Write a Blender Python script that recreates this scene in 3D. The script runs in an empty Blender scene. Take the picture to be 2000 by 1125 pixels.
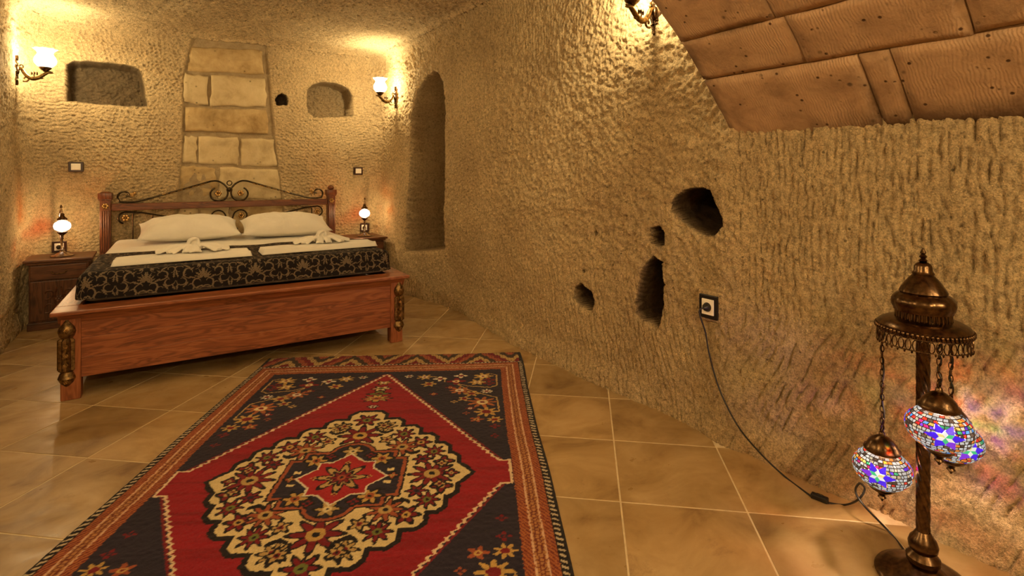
import bpy, bmesh, math, random
import numpy as np
from mathutils import Vector, Matrix
random.seed(7)
C = bpy.context.scene
COL = C.collection
pi = math.pi
# ------------------------------------------------------------------ camera, world, exposure
F, CX, HY, H = 1030.0, 1000.0, 341.0, 1.25        # focal length (px), axis column, horizon row, eye height
YAW = math.radians(34.65)
cY, sY = math.cos(YAW), math.sin(YAW)
cam = bpy.data.cameras.new('camera')
cam.sensor_width = 36.0
cam.lens = 36.0 * F / 2000.0
cam.shift_y = -(562.5 - HY) / 2000.0
cam.clip_start = 0.02
camo = bpy.data.objects.new('camera', cam)
COL.objects.link(camo)
camo.location = (0, 0, H)
camo.rotation_euler = (pi / 2, 0, -YAW)
C.camera = camo
w = bpy.data.worlds.new('world')
C.world = w
w.use_nodes = True
w.node_tree.nodes['Background'].inputs[0].default_value = (0.9, 0.6, 0.3, 1)
w.node_tree.nodes['Background'].inputs[1].default_value = 0.0
C.view_settings.view_transform = 'Standard'
C.view_settings.look = 'None'
C.view_settings.gamma = 1.0
C.view_settings.use_curve_mapping = False
C.view_settings.exposure = 1.72
LAMP = (1.0, 0.79, 0.45)          # warm bulbs
SCONCE_W = 14.5
# ------------------------------------------------------------------ measuring helpers (room axes: x across, y towards the bed wall)
def room(X, Y):
    return cY * X + sY * Y, -sY * X + cY * Y
def floor_pt(px, py, z=0.0):
    Y = (H - z) * F / (py - HY)
    return room((px - CX) / F * Y, Y)
def back_pt(px, py, v):
    k = (px - CX) / F
    Y = v / (cY - sY * k)
    return (cY * k + sY) * Y, H + (HY - py) * Y / F          # x, z on the plane y = v
def side_pt(px, py, u):
    k = (px - CX) / F
    Y = u / (cY * k + sY)
    return (cY - sY * k) * Y, H + (HY - py) * Y / F          # y, z on the plane x = u
# ------------------------------------------------------------------ numpy noise
def hsh(ix, iy, iz, seed=0):
    h = (ix.astype(np.int64) * 374761393 + iy.astype(np.int64) * 668265263 + iz.astype(np.int64) * 2147483647 + seed * 974711) & 0xFFFFFFFF
    h = ((h ^ (h >> 13)) * 1274126177) & 0xFFFFFFFF
    h = ((h ^ (h >> 16)) * 2246822519) & 0xFFFFFFFF
    return ((h ^ (h >> 15)) & 0xFFFFFF) / float(0xFFFFFF)
def vnoise(x, y, z, seed=0):
    ix, iy, iz = np.floor(x), np.floor(y), np.floor(z)
    fx, fy, fz = x - ix, y - iy, z - iz
    fx = fx * fx * (3 - 2 * fx); fy = fy * fy * (3 - 2 * fy); fz = fz * fz * (3 - 2 * fz)
    ix = ix.astype(np.int64); iy = iy.astype(np.int64); iz = iz.astype(np.int64)
    r = 0
    for dx in (0, 1):
        for dy in (0, 1):
            for dz in (0, 1):
                wgt = (fx if dx else 1 - fx) * (fy if dy else 1 - fy) * (fz if dz else 1 - fz)
                r = r + wgt * hsh(ix + dx, iy + dy, iz + dz, seed)
    return r * 2 - 1
def n2(x, y, seed=0):
    ix, iy = np.floor(x), np.floor(y)
    fx, fy = x - ix, y - iy
    fx = fx * fx * (3 - 2 * fx); fy = fy * fy * (3 - 2 * fy)
    ix = ix.astype(np.int64); iy = iy.astype(np.int64); iz = np.zeros_like(ix)
    r = 0
    for dx in (0, 1):
        for dy in (0, 1):
            r = r + (fx if dx else 1 - fx) * (fy if dy else 1 - fy) * hsh(ix + dx, iy + dy, iz, seed)
    return r * 2 - 1
def fbm2(x, y, o=3, seed=0):
    r, a = 0, 1.0
    for i in range(o):
        r = r + a * n2(x * 2 ** i, y * 2 ** i, seed + i); a *= .5
    return r
def sstep(a, b, x):
    t = np.clip((x - a) / (b - a), 0, 1)
    return t * t * (3 - 2 * t)
def poly_sdf(x, y, pts):
    d = np.full(x.shape, 1e9); inside = np.zeros(x.shape, bool)
    n = len(pts)
    for i in range(n):
        ax, ay = pts[i]; bx, by = pts[(i + 1) % n]
        ex, ey = bx - ax, by - ay
        t = np.clip(((x - ax) * ex + (y - ay) * ey) / (ex * ex + ey * ey + 1e-12), 0, 1)
        d = np.minimum(d, np.hypot(x - ax - t * ex, y - ay - t * ey))
        c = ((ay <= y) & (by > y)) | ((by <= y) & (ay > y))
        xi = ax + (y - ay) / (by - ay + 1e-12 * (by == ay)) * ex
        inside ^= c & (x < xi)
    return np.where(inside, -d, d)
# ------------------------------------------------------------------ materials
M = {}
class NT:
    def __init__(s, name):
        m = bpy.data.materials.new(name); m.use_nodes = True
        s.m = m; s.t = m.node_tree; s.N = s.t.nodes; s.L = s.t.links
        s.bsdf = s.N['Principled BSDF']; s.out = s.N['Material Output']
        M[name] = m
    def node(s, typ, **kw):
        n = s.N.new(typ)
        for k, v in kw.items():
            if k.startswith('i_'):
                n.inputs[k[2:].replace('_', ' ')].default_value = v
            else:
                setattr(n, k, v)
        return n
    def link(s, a, b): s.L.new(a, b)
    def noise(s, vec, scale, detail=4, rough=.55, dist=0):
        n = s.node('ShaderNodeTexNoise'); n.inputs['Scale'].default_value = scale
        n.inputs['Detail'].default_value = detail; n.inputs['Roughness'].default_value = rough
        n.inputs['Distortion'].default_value = dist
        if vec is not None: s.link(vec, n.inputs['Vector'])
        return n.outputs['Fac']
    def ramp(s, fac, stops, interp='LINEAR'):
        r = s.node('ShaderNodeValToRGB'); e = r.color_ramp.elements
        r.color_ramp.interpolation = interp
        while len(e) < len(stops): e.new(.5)
        for i, (p, c) in enumerate(stops):
            e[i].position = p
            e[i].color = (c, c, c, 1) if isinstance(c, (int, float)) else (*c, 1)
        s.link(fac, r.inputs[0]); return r.outputs[0]
    def mix(s, fac, a, b, mode='MIX'):
        n = s.node('ShaderNodeMix', data_type='RGBA', blend_type=mode)
        for sock, v in ((n.inputs[0], fac), (n.inputs[6], a), (n.inputs[7], b)):
            if hasattr(v, 'is_output'): s.link(v, sock)
            elif isinstance(v, (int, float)): sock.default_value = v
            else: sock.default_value = (*v, 1)
        return n.outputs[2]
    def math(s, op, a, b=0.0):
        n = s.node('ShaderNodeMath', operation=op)
        for i, v in enumerate((a, b)):
            if hasattr(v, 'is_output'): s.link(v, n.inputs[i])
            else: n.inputs[i].default_value = v
        return n.outputs[0]
    def coord(s, which='Object'):
        return s.node('ShaderNodeTexCoord').outputs[which]
    def pos(s): return s.node('ShaderNodeNewGeometry').outputs['Position']
    def mapping(s, vec, scale=(1, 1, 1), rot=(0, 0, 0)):
        n = s.node('ShaderNodeMapping'); n.inputs['Scale'].default_value = scale; n.inputs['Rotation'].default_value = rot
        s.link(vec, n.inputs['Vector']); return n.outputs[0]
    def attr(s, name):
        return s.node('ShaderNodeAttribute', attribute_name=name)
    def bump(s, hgt, strength=.4, dist=.01):
        b = s.node('ShaderNodeBump'); b.inputs['Strength'].default_value = strength; b.inputs['Distance'].default_value = dist
        s.link(hgt, b.inputs['Height']); s.link(b.outputs[0], s.bsdf.inputs['Normal'])
    def base(s, v, rough=.6, metal=0.0, spec=.5):
        if hasattr(v, 'is_output'): s.link(v, s.bsdf.inputs['Base Color'])
        else: s.bsdf.inputs['Base Color'].default_value = (*v, 1)
        if hasattr(rough, 'is_output'): s.link(rough, s.bsdf.inputs['Roughness'])
        else: s.bsdf.inputs['Roughness'].default_value = rough
        s.bsdf.inputs['Metallic'].default_value = metal
        s.bsdf.inputs['Specular IOR Level'].default_value = spec
# carved tuff walls and ceiling
def rock(name, c0, c1, c2):
    t = NT(name); p = t.pos()
    big = t.noise(p, 1.3, 5, .6)
    col = t.ramp(big, [(.3, c0), (.55, c1), (.75, c2)])
    fine = t.noise(p, 48, 5, .75)
    col = t.mix(.8, col, t.ramp(fine, [(.30, .38), (.5, 1.0), (.75, 1.3)]), 'MULTIPLY')
    col = t.mix(.6, col, t.ramp(t.noise(p, 150, 2, .6), [(.32, .45), (.52, 1.0), (.72, 1.25)]), 'MULTIPLY')
    v = t.node('ShaderNodeTexVoronoi'); v.inputs['Scale'].default_value = 22; t.link(p, v.inputs['Vector'])
    pit = t.ramp(v.outputs['Distance'], [(.08, .35), (.16, 1.0)])
    gate = t.ramp(t.noise(p, 9, 2), [(.55, 0.0), (.62, 1.0)])
    col = t.mix(gate, col, t.mix(1.0, col, pit, 'MULTIPLY'))
    mo = t.attr('mortar').outputs['Fac']
    mcol = t.ramp(t.noise(p, 18, 4), [(.3, (.40, .30, .17)), (.7, (.50, .39, .235))])
    col = t.mix(mo, col, mcol)
    st = t.attr('shade_stain').outputs['Fac']  # shade painted into holes, alcove and niches, with brown niche staining
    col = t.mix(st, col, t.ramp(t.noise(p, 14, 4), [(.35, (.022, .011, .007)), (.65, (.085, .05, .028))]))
    t.base(col, .9, 0, .2)
    h = t.math('ADD', t.noise(p, 60, 5, .7), t.math('MULTIPLY', t.noise(p, 190, 3, .7), .5))
    t.bump(h, 1.0, .020)
rock('rock', (.55, .405, .225), (.70, .535, .305), (.80, .64, .385))
rock('rock_ceiling_lit', (.64, .475, .27), (.80, .62, .36), (.88, .72, .45))  # same rock, colour lightened to stand in for light on the ceiling
# squared stone blocks
def block_mat(name, c0, c1, c2, tool=True):
    t = NT(name); p = t.pos()
    oi = t.node('ShaderNodeObjectInfo')
    add = t.node('ShaderNodeVectorMath', operation='ADD'); t.link(p, add.inputs[0])
    cmb = t.node('ShaderNodeCombineXYZ'); t.link(t.math('MULTIPLY', oi.outputs['Random'], 40.), cmb.inputs[0]); t.link(cmb.outputs[0], add.inputs[1])
    q = add.outputs[0]
    col = t.ramp(t.noise(q, 6, 6, .65, .4), [(.3, c0), (.5, c1), (.72, c2)])
    v = t.node('ShaderNodeTexVoronoi'); v.inputs['Scale'].default_value = 17; t.link(q, v.inputs['Vector'])
    gate = t.ramp(t.noise(q, 7, 2), [(.52, 0.0), (.6, 1.0)])
    col = t.mix(gate, col, t.mix(1.0, col, t.ramp(v.outputs['Distance'], [(.09, .38), (.2, 1.0)]), 'MULTIPLY'))
    t.base(col, .9, 0, .2)
    h = t.noise(q, 40, 5, .7)
    if tool:
        wv = t.node('ShaderNodeTexWave', wave_type='BANDS', bands_direction='Y'); wv.inputs['Scale'].default_value = 30
        wv.inputs['Distortion'].default_value = 9; wv.inputs['Detail'].default_value = 3; wv.inputs['Detail Scale'].default_value = .6
        t.link(q, wv.inputs['Vector'])
        h = t.math('ADD', h, t.math('MULTIPLY', t.math('MULTIPLY', wv.outputs['Fac'], t.ramp(t.noise(q, 6, 3), [(.38, .0), (.65, 1.0)])), .42))
        pv = t.node('ShaderNodeTexVoronoi'); pv.inputs['Scale'].default_value = 26; t.link(q, pv.inputs['Vector'])
        pm = t.math('MULTIPLY', t.ramp(pv.outputs['Distance'], [(.10, 1.0), (.17, 0.0)]), t.ramp(t.noise(q, 11, 2), [(.5, 0.0), (.56, 1.0)]))
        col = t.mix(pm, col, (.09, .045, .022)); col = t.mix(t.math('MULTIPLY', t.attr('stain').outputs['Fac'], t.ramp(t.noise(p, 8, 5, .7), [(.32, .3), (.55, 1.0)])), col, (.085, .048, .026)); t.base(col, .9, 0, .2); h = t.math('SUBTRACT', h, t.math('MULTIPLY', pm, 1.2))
    t.bump(h, .5, .008)
block_mat('block_pale', (.40, .31, .175), (.53, .43, .255), (.60, .50, .31), False)
block_mat('block_brown', (.26, .17, .07), (.42, .305, .15), (.54, .42, .23), False)
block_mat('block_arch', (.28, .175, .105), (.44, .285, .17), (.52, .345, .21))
t = NT('mortar'); p = t.pos()
t.base(t.ramp(t.noise(p, 12, 5), [(.3, (.13, .08, .045)), (.7, (.24, .15, .085))]), .95, 0, .1); t.bump(t.noise(p, 50, 4), .5, .01)
# travertine floor tiles
t = NT('travertine')
oi = t.node('ShaderNodeObjectInfo')
add = t.node('ShaderNodeVectorMath', operation='ADD'); t.link(t.pos(), add.inputs[0])
cmb = t.node('ShaderNodeCombineXYZ'); t.link(t.math('MULTIPLY', oi.outputs['Random'], 63.), cmb.inputs[0])
t.link(t.math('MULTIPLY', oi.outputs['Random'], 29.), cmb.inputs[2]); t.link(cmb.outputs[0], add.inputs[1])
q = t.mapping(add.outputs[0], (1, 1.35, 1), (0, 0, .8))
col = t.ramp(t.noise(q, 3.2, 7, .62, .6), [(.28, (.19, .105, .042)), (.44, (.33, .215, .092)), (.60, (.42, .29, .14)), (.8, (.50, .37, .20))])
vein = t.ramp(t.noise(q, 8, 8, .72, .5), [(.36, .0), (.27, 1.0)])
r = t.node('ShaderNodeValToRGB')
blot = t.ramp(t.noise(q, 4.5, 10, .8, .3), [(.58, 0.0), (.70, .8)])
col = t.mix(blot, col, (.24, .15, .075))
tone = t.ramp(oi.outputs['Random'], [(0, .84), (1, 1.1)])
col = t.mix(1.0, col, tone, 'MULTIPLY')
t.base(col, t.ramp(t.noise(q, 9, 4), [(.3, .27), (.7, .5)]), 0, .42)
t.bump(t.noise(q, 60, 4), .06, .004)
t = NT('grout'); t.base(t.ramp(t.noise(t.pos(), 30, 3), [(.3, (.56, .45, .28)), (.7, (.68, .57, .38))]), .85)
# woods
def wood(name, axis, c0, c1, c2, rough=.38):
    t = NT(name); o = t.coord('Object')
    oi = t.node('ShaderNodeObjectInfo')
    add = t.node('ShaderNodeVectorMath', operation='ADD'); t.link(o, add.inputs[0])
    cmb = t.node('ShaderNodeCombineXYZ'); t.link(t.math('MULTIPLY', oi.outputs['Random'], 17.), cmb.inputs[0]); t.link(cmb.outputs[0], add.inputs[1])
    sc = [1.0, 1.0, 1.0]; sc[axis] = .09
    q = t.mapping(add.outputs[0], tuple(sc))
    g = t.noise(q, 26, 6, .6, .5)
    wv = t.noise(t.mapping(add.outputs[0], tuple(4 if i != axis else .5 for i in range(3))), 3.2, 3, .5, 1.6)
    ring = t.math('ADD', t.math('MULTIPLY', t.math('SINE', t.math('MULTIPLY', wv, 42.0)), .5), .5)
    f = t.math('ADD', t.math('MULTIPLY', g, .72), t.math('MULTIPLY', ring, .28))
    col = t.ramp(f, [(.22, c0), (.5, c1), (.78, c2)])
    kn = t.node('ShaderNodeTexVoronoi'); kn.inputs['Scale'].default_value = 4.2
    kq = [1.0, 1.0, 1.0]; kq[axis] = .55
    t.link(t.mapping(add.outputs[0], tuple(kq)), kn.inputs['Vector'])
    col = t.mix(t.ramp(kn.outputs['Distance'], [(.05, .75), (.13, 0.0)]), col, c0)
    t.base(col, rough, 0, .45); t.bump(f, .22, .004)
RED = ((.11, .034, .015), (.26, .080, .031), (.36, .128, .053))
for i, ax in enumerate('xyz'):
    wood('pine_' + ax, i, *RED)
    wood('dark_wood_' + ax, i, (.030, .011, .005), (.095, .034, .013), (.15, .056, .022)); wood('old_pine_' + ax, i, (.045, .014, .007), (.135, .043, .017), (.21, .072, .028))
# metals
def metal(name, c0, c1, rough):
    t = NT(name); p = t.coord('Object')
    t.base(t.ramp(t.noise(p, 60, 4), [(.35, c0), (.65, c1)]), rough, 1.0); t.bump(t.noise(p, 120, 3), .15, .002)
metal('wrought_iron', (.03, .022, .016), (.10, .075, .045), .38)
metal('gilt', (.20, .11, .035), (.55, .34, .13), .38)
metal('antique_brass', (.06, .036, .020), (.17, .10, .050), .27)
metal('pale_brass', (.07, .042, .018), (.26, .16, .06), .36)
metal('nickel', (.22, .17, .13), (.60, .50, .40), .22)
metal('dark_bronze', (.09, .055, .025), (.34, .21, .085), .45)
# cloth
t = NT('cotton'); o = t.coord('Object')
t.base(t.ramp(t.noise(o, 5, 3), [(.3, (.68, .655, .60)), (.7, (.74, .715, .66))]), .85, 0, .15)
t.bump(t.math('ADD', t.noise(o, 7, 3, .5, 1.2), t.math('MULTIPLY', t.noise(o, 900, 1), .04)), .35, .02)
t.bsdf.inputs['Sheen Weight'].default_value = .15
t = NT('terry'); o = t.coord('Object')
t.base((.74, .71, .64), .95, 0, .1); t.bump(t.noise(o, 260, 3, .7), .5, .004)
t.bsdf.inputs['Sheen Weight'].default_value = .2
t = NT('damask'); a = t.attr('weave'); t.base(a.outputs['Color'], .85, 0, .12)
t.bump(t.noise(t.coord('Object'), 500, 2), .2, .002)
t = NT('wool'); a = t.attr('weave'); o = t.coord('Object')
t.base(t.mix(.5, a.outputs['Color'], t.ramp(t.noise(o, 160, 3, .7), [(.25, .5), (.7, 1.25)]), 'MULTIPLY'), .95, 0, .05)
t.bump(t.noise(o, 300, 3, .7), .6, .004)
t.bsdf.inputs['Sheen Weight'].default_value = .08
# plastics
def plain(name, col, rough=.4, metal=0.0):
    t = NT(name); o = t.coord('Object')
    t.base(t.mix(.12, col, t.ramp(t.noise(o, 40, 3), [(.3, .6), (.7, 1.1)]), 'MULTIPLY'), rough, metal)
plain('ivory_plastic', (.90, .86, .76), .3)
plain('brown_plastic', (.034, .011, .007), .3)
plain('black_plastic', (.010, .008, .008), .35)
plain('black_rubber', (.012, .009, .008), .5)
plain('dark_void', (.01, .008, .006), .7)
# glowing glass
def glow_glass(name, emit, strength, tint, clear):
    t = NT(name)
    t.N.remove(t.bsdf)
    tr = t.node('ShaderNodeBsdfTransparent'); em = t.node('ShaderNodeEmission'); gl = t.node('ShaderNodeBsdfGlossy')
    gl.inputs['Roughness'].default_value = .15; gl.inputs['Color'].default_value = (1, 1, 1, 1)
    for sock, v in ((tr.inputs[0], tint), (em.inputs[0], emit)):
        if callable(v): t.link(v(t), sock)
        else: sock.default_value = (*v, 1)
    em.inputs[1].default_value = strength
    m1 = t.node('ShaderNodeMixShader'); m1.inputs[0].default_value = clear
    t.link(em.outputs[0], m1.inputs[1]); t.link(tr.outputs[0], m1.inputs[2])
    m2 = t.node('ShaderNodeMixShader'); m2.inputs[0].default_value = .05
    t.link(m1.outputs[0], m2.inputs[1]); t.link(gl.outputs[0], m2.inputs[2])
    t.link(m2.outputs[0], t.out.inputs[0])
glow_glass('opal_glass', (1, .90, .66), 3.2, (1, .96, .88), .55)
def tl_tint(t):
    return t.ramp(t.noise(t.coord('Object'), 14, 2), [(.38, (1, .30, .06)), (.47, (1, .8, .55)), (.55, (1, .85, .6)), (.62, (1, .16, .05))])
glow_glass('table_globe_glass', (1, .95, .88), 1.4, tl_tint, .55)
def sat_tint(t):
    c = t.attr('weave').outputs['Color']
    sp_ = t.node('ShaderNodeSeparateColor', mode='HSV'); t.link(c, sp_.inputs[0])
    k = t.math('ADD', t.math('MULTIPLY', sp_.outputs[1], .72), .28)
    cb = t.node('ShaderNodeCombineColor'); [t.link(k, cb.inputs[i]) for i in range(3)]
    return t.mix(1.0, c, cb.outputs[0], 'MULTIPLY')
glow_glass('mosaic_glass', lambda t: t.attr('weave').outputs['Color'], .45, sat_tint, .62)
for nm, c in (('blue', (.11, .03, .80)), ('white', (1, .97, .92)), ('green', (.10, .62, .28)), ('yellow', (1, .86, .35)), ('violet', (.30, .06, .72))):
    glow_glass(nm + '_glass', c, .5, tuple(x * (.5 if min(c) > .3 else 1) for x in c), .6)
glow_glass('clear_glass', (.6, .45, .35), .03, (1, .85, .75), .6)
# ------------------------------------------------------------------ mesh helpers
def fast_mesh(name, V, Q, smooth=True):
    me = bpy.data.meshes.new(name)
    V = np.ascontiguousarray(V, dtype=np.float32); Q = np.ascontiguousarray(Q, dtype=np.int32)
    n = len(Q)
    me.vertices.add(len(V)); me.vertices.foreach_set('co', V.ravel())
    me.loops.add(4 * n); me.loops.foreach_set('vertex_index', Q.ravel())
    me.polygons.add(n); me.polygons.foreach_set('loop_start', np.arange(0, 4 * n, 4, dtype=np.int32))
    if smooth: me.polygons.foreach_set('use_smooth', np.ones(n, dtype=bool))
    me.update(calc_edges=True)
    return me
def grid_quads(nr, nc, flip=False):
    i = np.arange(nr * nc).reshape(nr, nc)
    a, b, c, d = i[:-1, :-1].ravel(), i[:-1, 1:].ravel(), i[1:, 1:].ravel(), i[1:, :-1].ravel()
    return np.stack([d, c, b, a] if flip else [a, b, c, d], 1)
def set_attr(me, name, vals):
    if vals.ndim == 1:
        at = me.attributes.new(name, 'FLOAT', 'POINT'); at.data.foreach_set('value', np.ascontiguousarray(vals, dtype=np.float32))
    else:
        at = me.color_attributes.new(name, 'FLOAT_COLOR', 'POINT')
        rgba = np.ones((len(vals), 4), np.float32); rgba[:, :3] = vals
        at.data.foreach_set('color', rgba.ravel())
def link_me(name, me, mat, parent=None):
    o = bpy.data.objects.new(name, me); COL.objects.link(o)
    if mat is not None and len(me.materials) == 0: me.materials.append(M[mat])
    if parent is not None: o.parent = parent
    return o
class MB:
    """collects verts and faces; build() links them as one mesh"""
    def __init__(s): s.v = []; s.f = []
    def add(s, v, f):
        b = len(s.v); s.v += [tuple(x) for x in v]; s.f += [tuple(i + b for i in q) for q in f]
        return s
    def box(s, x0, x1, y0, y1, z0, z1, bev=0.0):
        if bev <= 0:
            v = [(x, y, z) for z in (z0, z1) for y in (y0, y1) for x in (x0, x1)]
            return s.add(v, [(0, 2, 3, 1), (4, 5, 7, 6), (0, 1, 5, 4), (1, 3, 7, 5), (3, 2, 6, 7), (2, 0, 4, 6)])
        bm = bmesh.new(); bmesh.ops.create_cube(bm, size=1)
        for q in bm.verts:
            q.co = Vector(((x0 + x1) / 2 + q.co.x * (x1 - x0), (y0 + y1) / 2 + q.co.y * (y1 - y0), (z0 + z1) / 2 + q.co.z * (z1 - z0)))
        bmesh.ops.bevel(bm, geom=bm.edges[:], offset=bev, segments=2, profile=.5, affect='EDGES')
        bm.verts.index_update()
        s.add([q.co for q in bm.verts], [[q.index for q in f.verts] for f in bm.faces]); bm.free()
        return s
    def lathe(s, prof, n=24, cx=0, cy=0, cz=0, mod=None, axis='z', cap=True, sy=1.0):
        v = []; f = []
        for j, (r, z) in enumerate(prof):
            for i in range(n):
                th = 2 * pi * i / n
                rr = r * (mod(th, j / (len(prof) - 1)) if mod else 1)
                a, b = rr * math.cos(th), rr * math.sin(th) * sy
                v.append((cx + a, cy + b, cz + z) if axis == 'z' else ((cx + z, cy + a, cz + b) if axis == 'x' else (cx + a, cy + z, cz + b)))
        for j in range(len(prof) - 1):
            for i in range(n):
                k = (i + 1) % n
                q = (j * n + i, j * n + k, (j + 1) * n + k, (j + 1) * n + i)
                f.append(q if axis != 'y' else q[::-1])
        if cap:
            f.append(tuple(range(n))[::-1] if axis != 'y' else tuple(range(n)))
            b = (len(prof) - 1) * n
            e = tuple(range(b, b + n)); f.append(e if axis != 'y' else e[::-1])
        return s.add(v, f)
    def tube(s, pts, r, n=8, closed=False, flat=1.0):
        P = [Vector(p) for p in pts]; m = len(P)
        rad = r if callable(r) else (lambda t: r)
        T = []
        for i in range(m):
            a = P[(i - 1) % m] if (closed or i > 0) else P[0]
            b = P[(i + 1) % m] if (closed or i < m - 1) else P[-1]
            d = (b - a); T.append(d.normalized() if d.length > 1e-9 else Vector((0, 0, 1)))
        nrm = T[0].orthogonal().normalized()
        if abs(T[0].dot(Vector((0, 1, 0)))) < .9: nrm = (Vector((0, 1, 0)) - T[0] * T[0].y).normalized()
        v = []; f = []
        for i in range(m):
            nrm = (nrm - T[i] * nrm.dot(T[i])); nrm = nrm.normalized() if nrm.length > 1e-6 else T[i].orthogonal().normalized()
            bi = T[i].cross(nrm); rr = rad(i / max(1, m - 1))
            for k in range(n):
                th = 2 * pi * k / n
                v.append(P[i] + nrm * (math.cos(th) * rr * flat) + bi * (math.sin(th) * rr))
        for i in range(m if closed else m - 1):
            j = (i + 1) % m
            for k in range(n):
                l = (k + 1) % n
                f.append((i * n + k, i * n + l, j * n + l, j * n + k))
        if not closed:
            f.append(tuple(range(n))[::-1]); f.append(tuple(range((m - 1) * n, m * n)))
        return s.add(v, f)
    def ball(s, c, r, n=10, m=6):
        if isinstance(r, (int, float)): r = (r, r, r)
        v = [(c[0], c[1], c[2] - r[2])]; f = []
        for j in range(1, m):
            ph = -pi / 2 + pi * j / m
            for i in range(n):
                th = 2 * pi * i / n
                v.append((c[0] + r[0] * math.cos(ph) * math.cos(th), c[1] + r[1] * math.cos(ph) * math.sin(th), c[2] + r[2] * math.sin(ph)))
        v.append((c[0], c[1], c[2] + r[2])); top = len(v) - 1
        for i in range(n):
            k = (i + 1) % n
            f.append((0, 1 + k, 1 + i)); f.append((top, top - n + i, top - n + k))
            for j in range(m - 2):
                a = 1 + j * n
                f.append((a + i, a + k, a + n + k, a + n + i))
        return s.add(v, f)
    def prism(s, outline, d0, d1, plane='xz'):
        """outline of 2-D points given a thickness along the third axis"""
        n = len(outline)
        mk = (lambda a, b, d: (a, d, b)) if plane == 'xz' else ((lambda a, b, d: (d, a, b)) if plane == 'yz' else (lambda a, b, d: (a, b, d)))
        v = [mk(a, b, d0) for a, b in outline] + [mk(a, b, d1) for a, b in outline]
        f = [tuple(range(n)), tuple(range(2 * n - 1, n - 1, -1))]
        f += [(i, i + n, (i + 1) % n + n, (i + 1) % n) for i in range(n)]
        return s.add(v, f)
    def flower(s, c, r, nrm='y', petals=6, depth=.008):
        for k in range(petals):
            a = 2 * pi * k / petals
            p = [math.cos(a) * r * .6, math.sin(a) * r * .6]
            e = (r * .42, depth, r * .42) if nrm == 'y' else ((depth, r * .42, r * .42) if nrm == 'x' else (r * .42, r * .42, depth))
            q = (c[0] + p[0], c[1], c[2] + p[1]) if nrm == 'y' else ((c[0], c[1] + p[0], c[2] + p[1]) if nrm == 'x' else (c[0] + p[0], c[1] + p[1], c[2]))
            s.ball(q, e, 6, 4)
        s.ball(c, tuple((r * .3 if x > depth else depth * 1.6) for x in e), 6, 4)
        return s
    def build(s, name, mat, parent=None, smooth=True, angle=40):
        me = bpy.data.meshes.new(name); me.from_pydata(s.v, [], s.f); me.update()
        bm = bmesh.new(); bm.from_mesh(me); bmesh.ops.recalc_face_normals(bm, faces=bm.faces[:]); bm.to_mesh(me); bm.free()
        if smooth:
            me.polygons.foreach_set('use_smooth', np.ones(len(me.polygons), dtype=bool))
            me.set_sharp_from_angle(angle=math.radians(angle))
        return link_me(name, me, mat, parent)
def tag(o, label=None, cat=None, group=None, kind=None):
    if label: o['label'] = label
    if cat: o['category'] = cat
    if group: o['group'] = group
    if kind: o['kind'] = kind
    return o
def thing(name, label, cat, loc=(0, 0, 0), rz=0.0, group=None):
    o = bpy.data.objects.new(name, None); COL.objects.link(o)
    o.empty_display_size = .05; o.location = loc; o.rotation_euler = (0, 0, rz)
    return tag(o, label, cat, group)
def copy_tree(o, parent=None):
    c = o.copy(); COL.objects.link(c); c.parent = parent
    for ch in list(o.children): copy_tree(ch, c)
    return c
def arc(cx, cz, r0, r1, a0, a1, n):
    return [(cx + (r0 + (r1 - r0) * i / n) * math.cos(a0 + (a1 - a0) * i / n), cz + (r0 + (r1 - r0) * i / n) * math.sin(a0 + (a1 - a0) * i / n)) for i in range(n + 1)]
def smooth_path(pts, sub=6):
    P = [Vector(p) for p in pts]; out = []
    for i in range(len(P) - 1):
        p0 = P[max(0, i - 1)]; p1 = P[i]; p2 = P[i + 1]; p3 = P[min(len(P) - 1, i + 2)]
        for k in range(sub):
            t = k / sub
            out.append(.5 * ((2 * p1) + (p2 - p0) * t + (2 * p0 - 5 * p1 + 4 * p2 - p3) * t * t + (3 * p1 - p0 - 3 * p2 + p3) * t ** 3))
    out.append(P[-1]); return out
# ------------------------------------------------------------------ the cave: walls
XL, XR, YB, YF, ZC = -0.87, 2.24, 6.12, -1.7, 2.63
RC = 0.28
RV, ZV = 0.15, 2.48          # radius and start of the cove under the ceiling
def undul(x, y, z):
    return .020 * vnoise(x * 1.1 + 7, y * 1.1, z * 1.1, 3) + .010 * vnoise(x * 3.1, y * 3.1, z * 3.1, 5)
def und1(x, y, z):
    a = np.array([float(x)]); return float(undul(a, np.array([float(y)]), np.array([float(z)]))[0])
def scoop(a, b, wd, ln, ang, seed, sharp=.10):
    """overlapping pick strokes: each cell drops steeply at its upper end and rises slowly below it"""
    ca, sa = math.cos(ang), math.sin(ang)
    x = a * ca + b * sa; y = -a * sa + b * ca
    x = x + wd * .45 * n2(a / (wd * 2.2), b / (ln * 1.2), seed + 11)
    y = y + ln * .35 * n2(a / (wd * 2.0), b / (ln * 1.3), seed + 12)
    i = np.floor(x / wd); fx = x / wd - i
    z0 = np.zeros_like(i)
    yy = y / ln + .5 * np.mod(i, 2) + .45 * hsh(i, z0, z0, seed); j = np.floor(yy); fy = yy - j
    dep = .30 + .70 * hsh(i, j, z0, seed + 1)
    prof = np.minimum(1, np.minimum(fx, 1 - fx) / .22)
    return dep * prof * np.where(fy > 1 - sharp, (1 - fy) / sharp, .12 + .88 * (fy / (1 - sharp)) ** 1.3)
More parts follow.
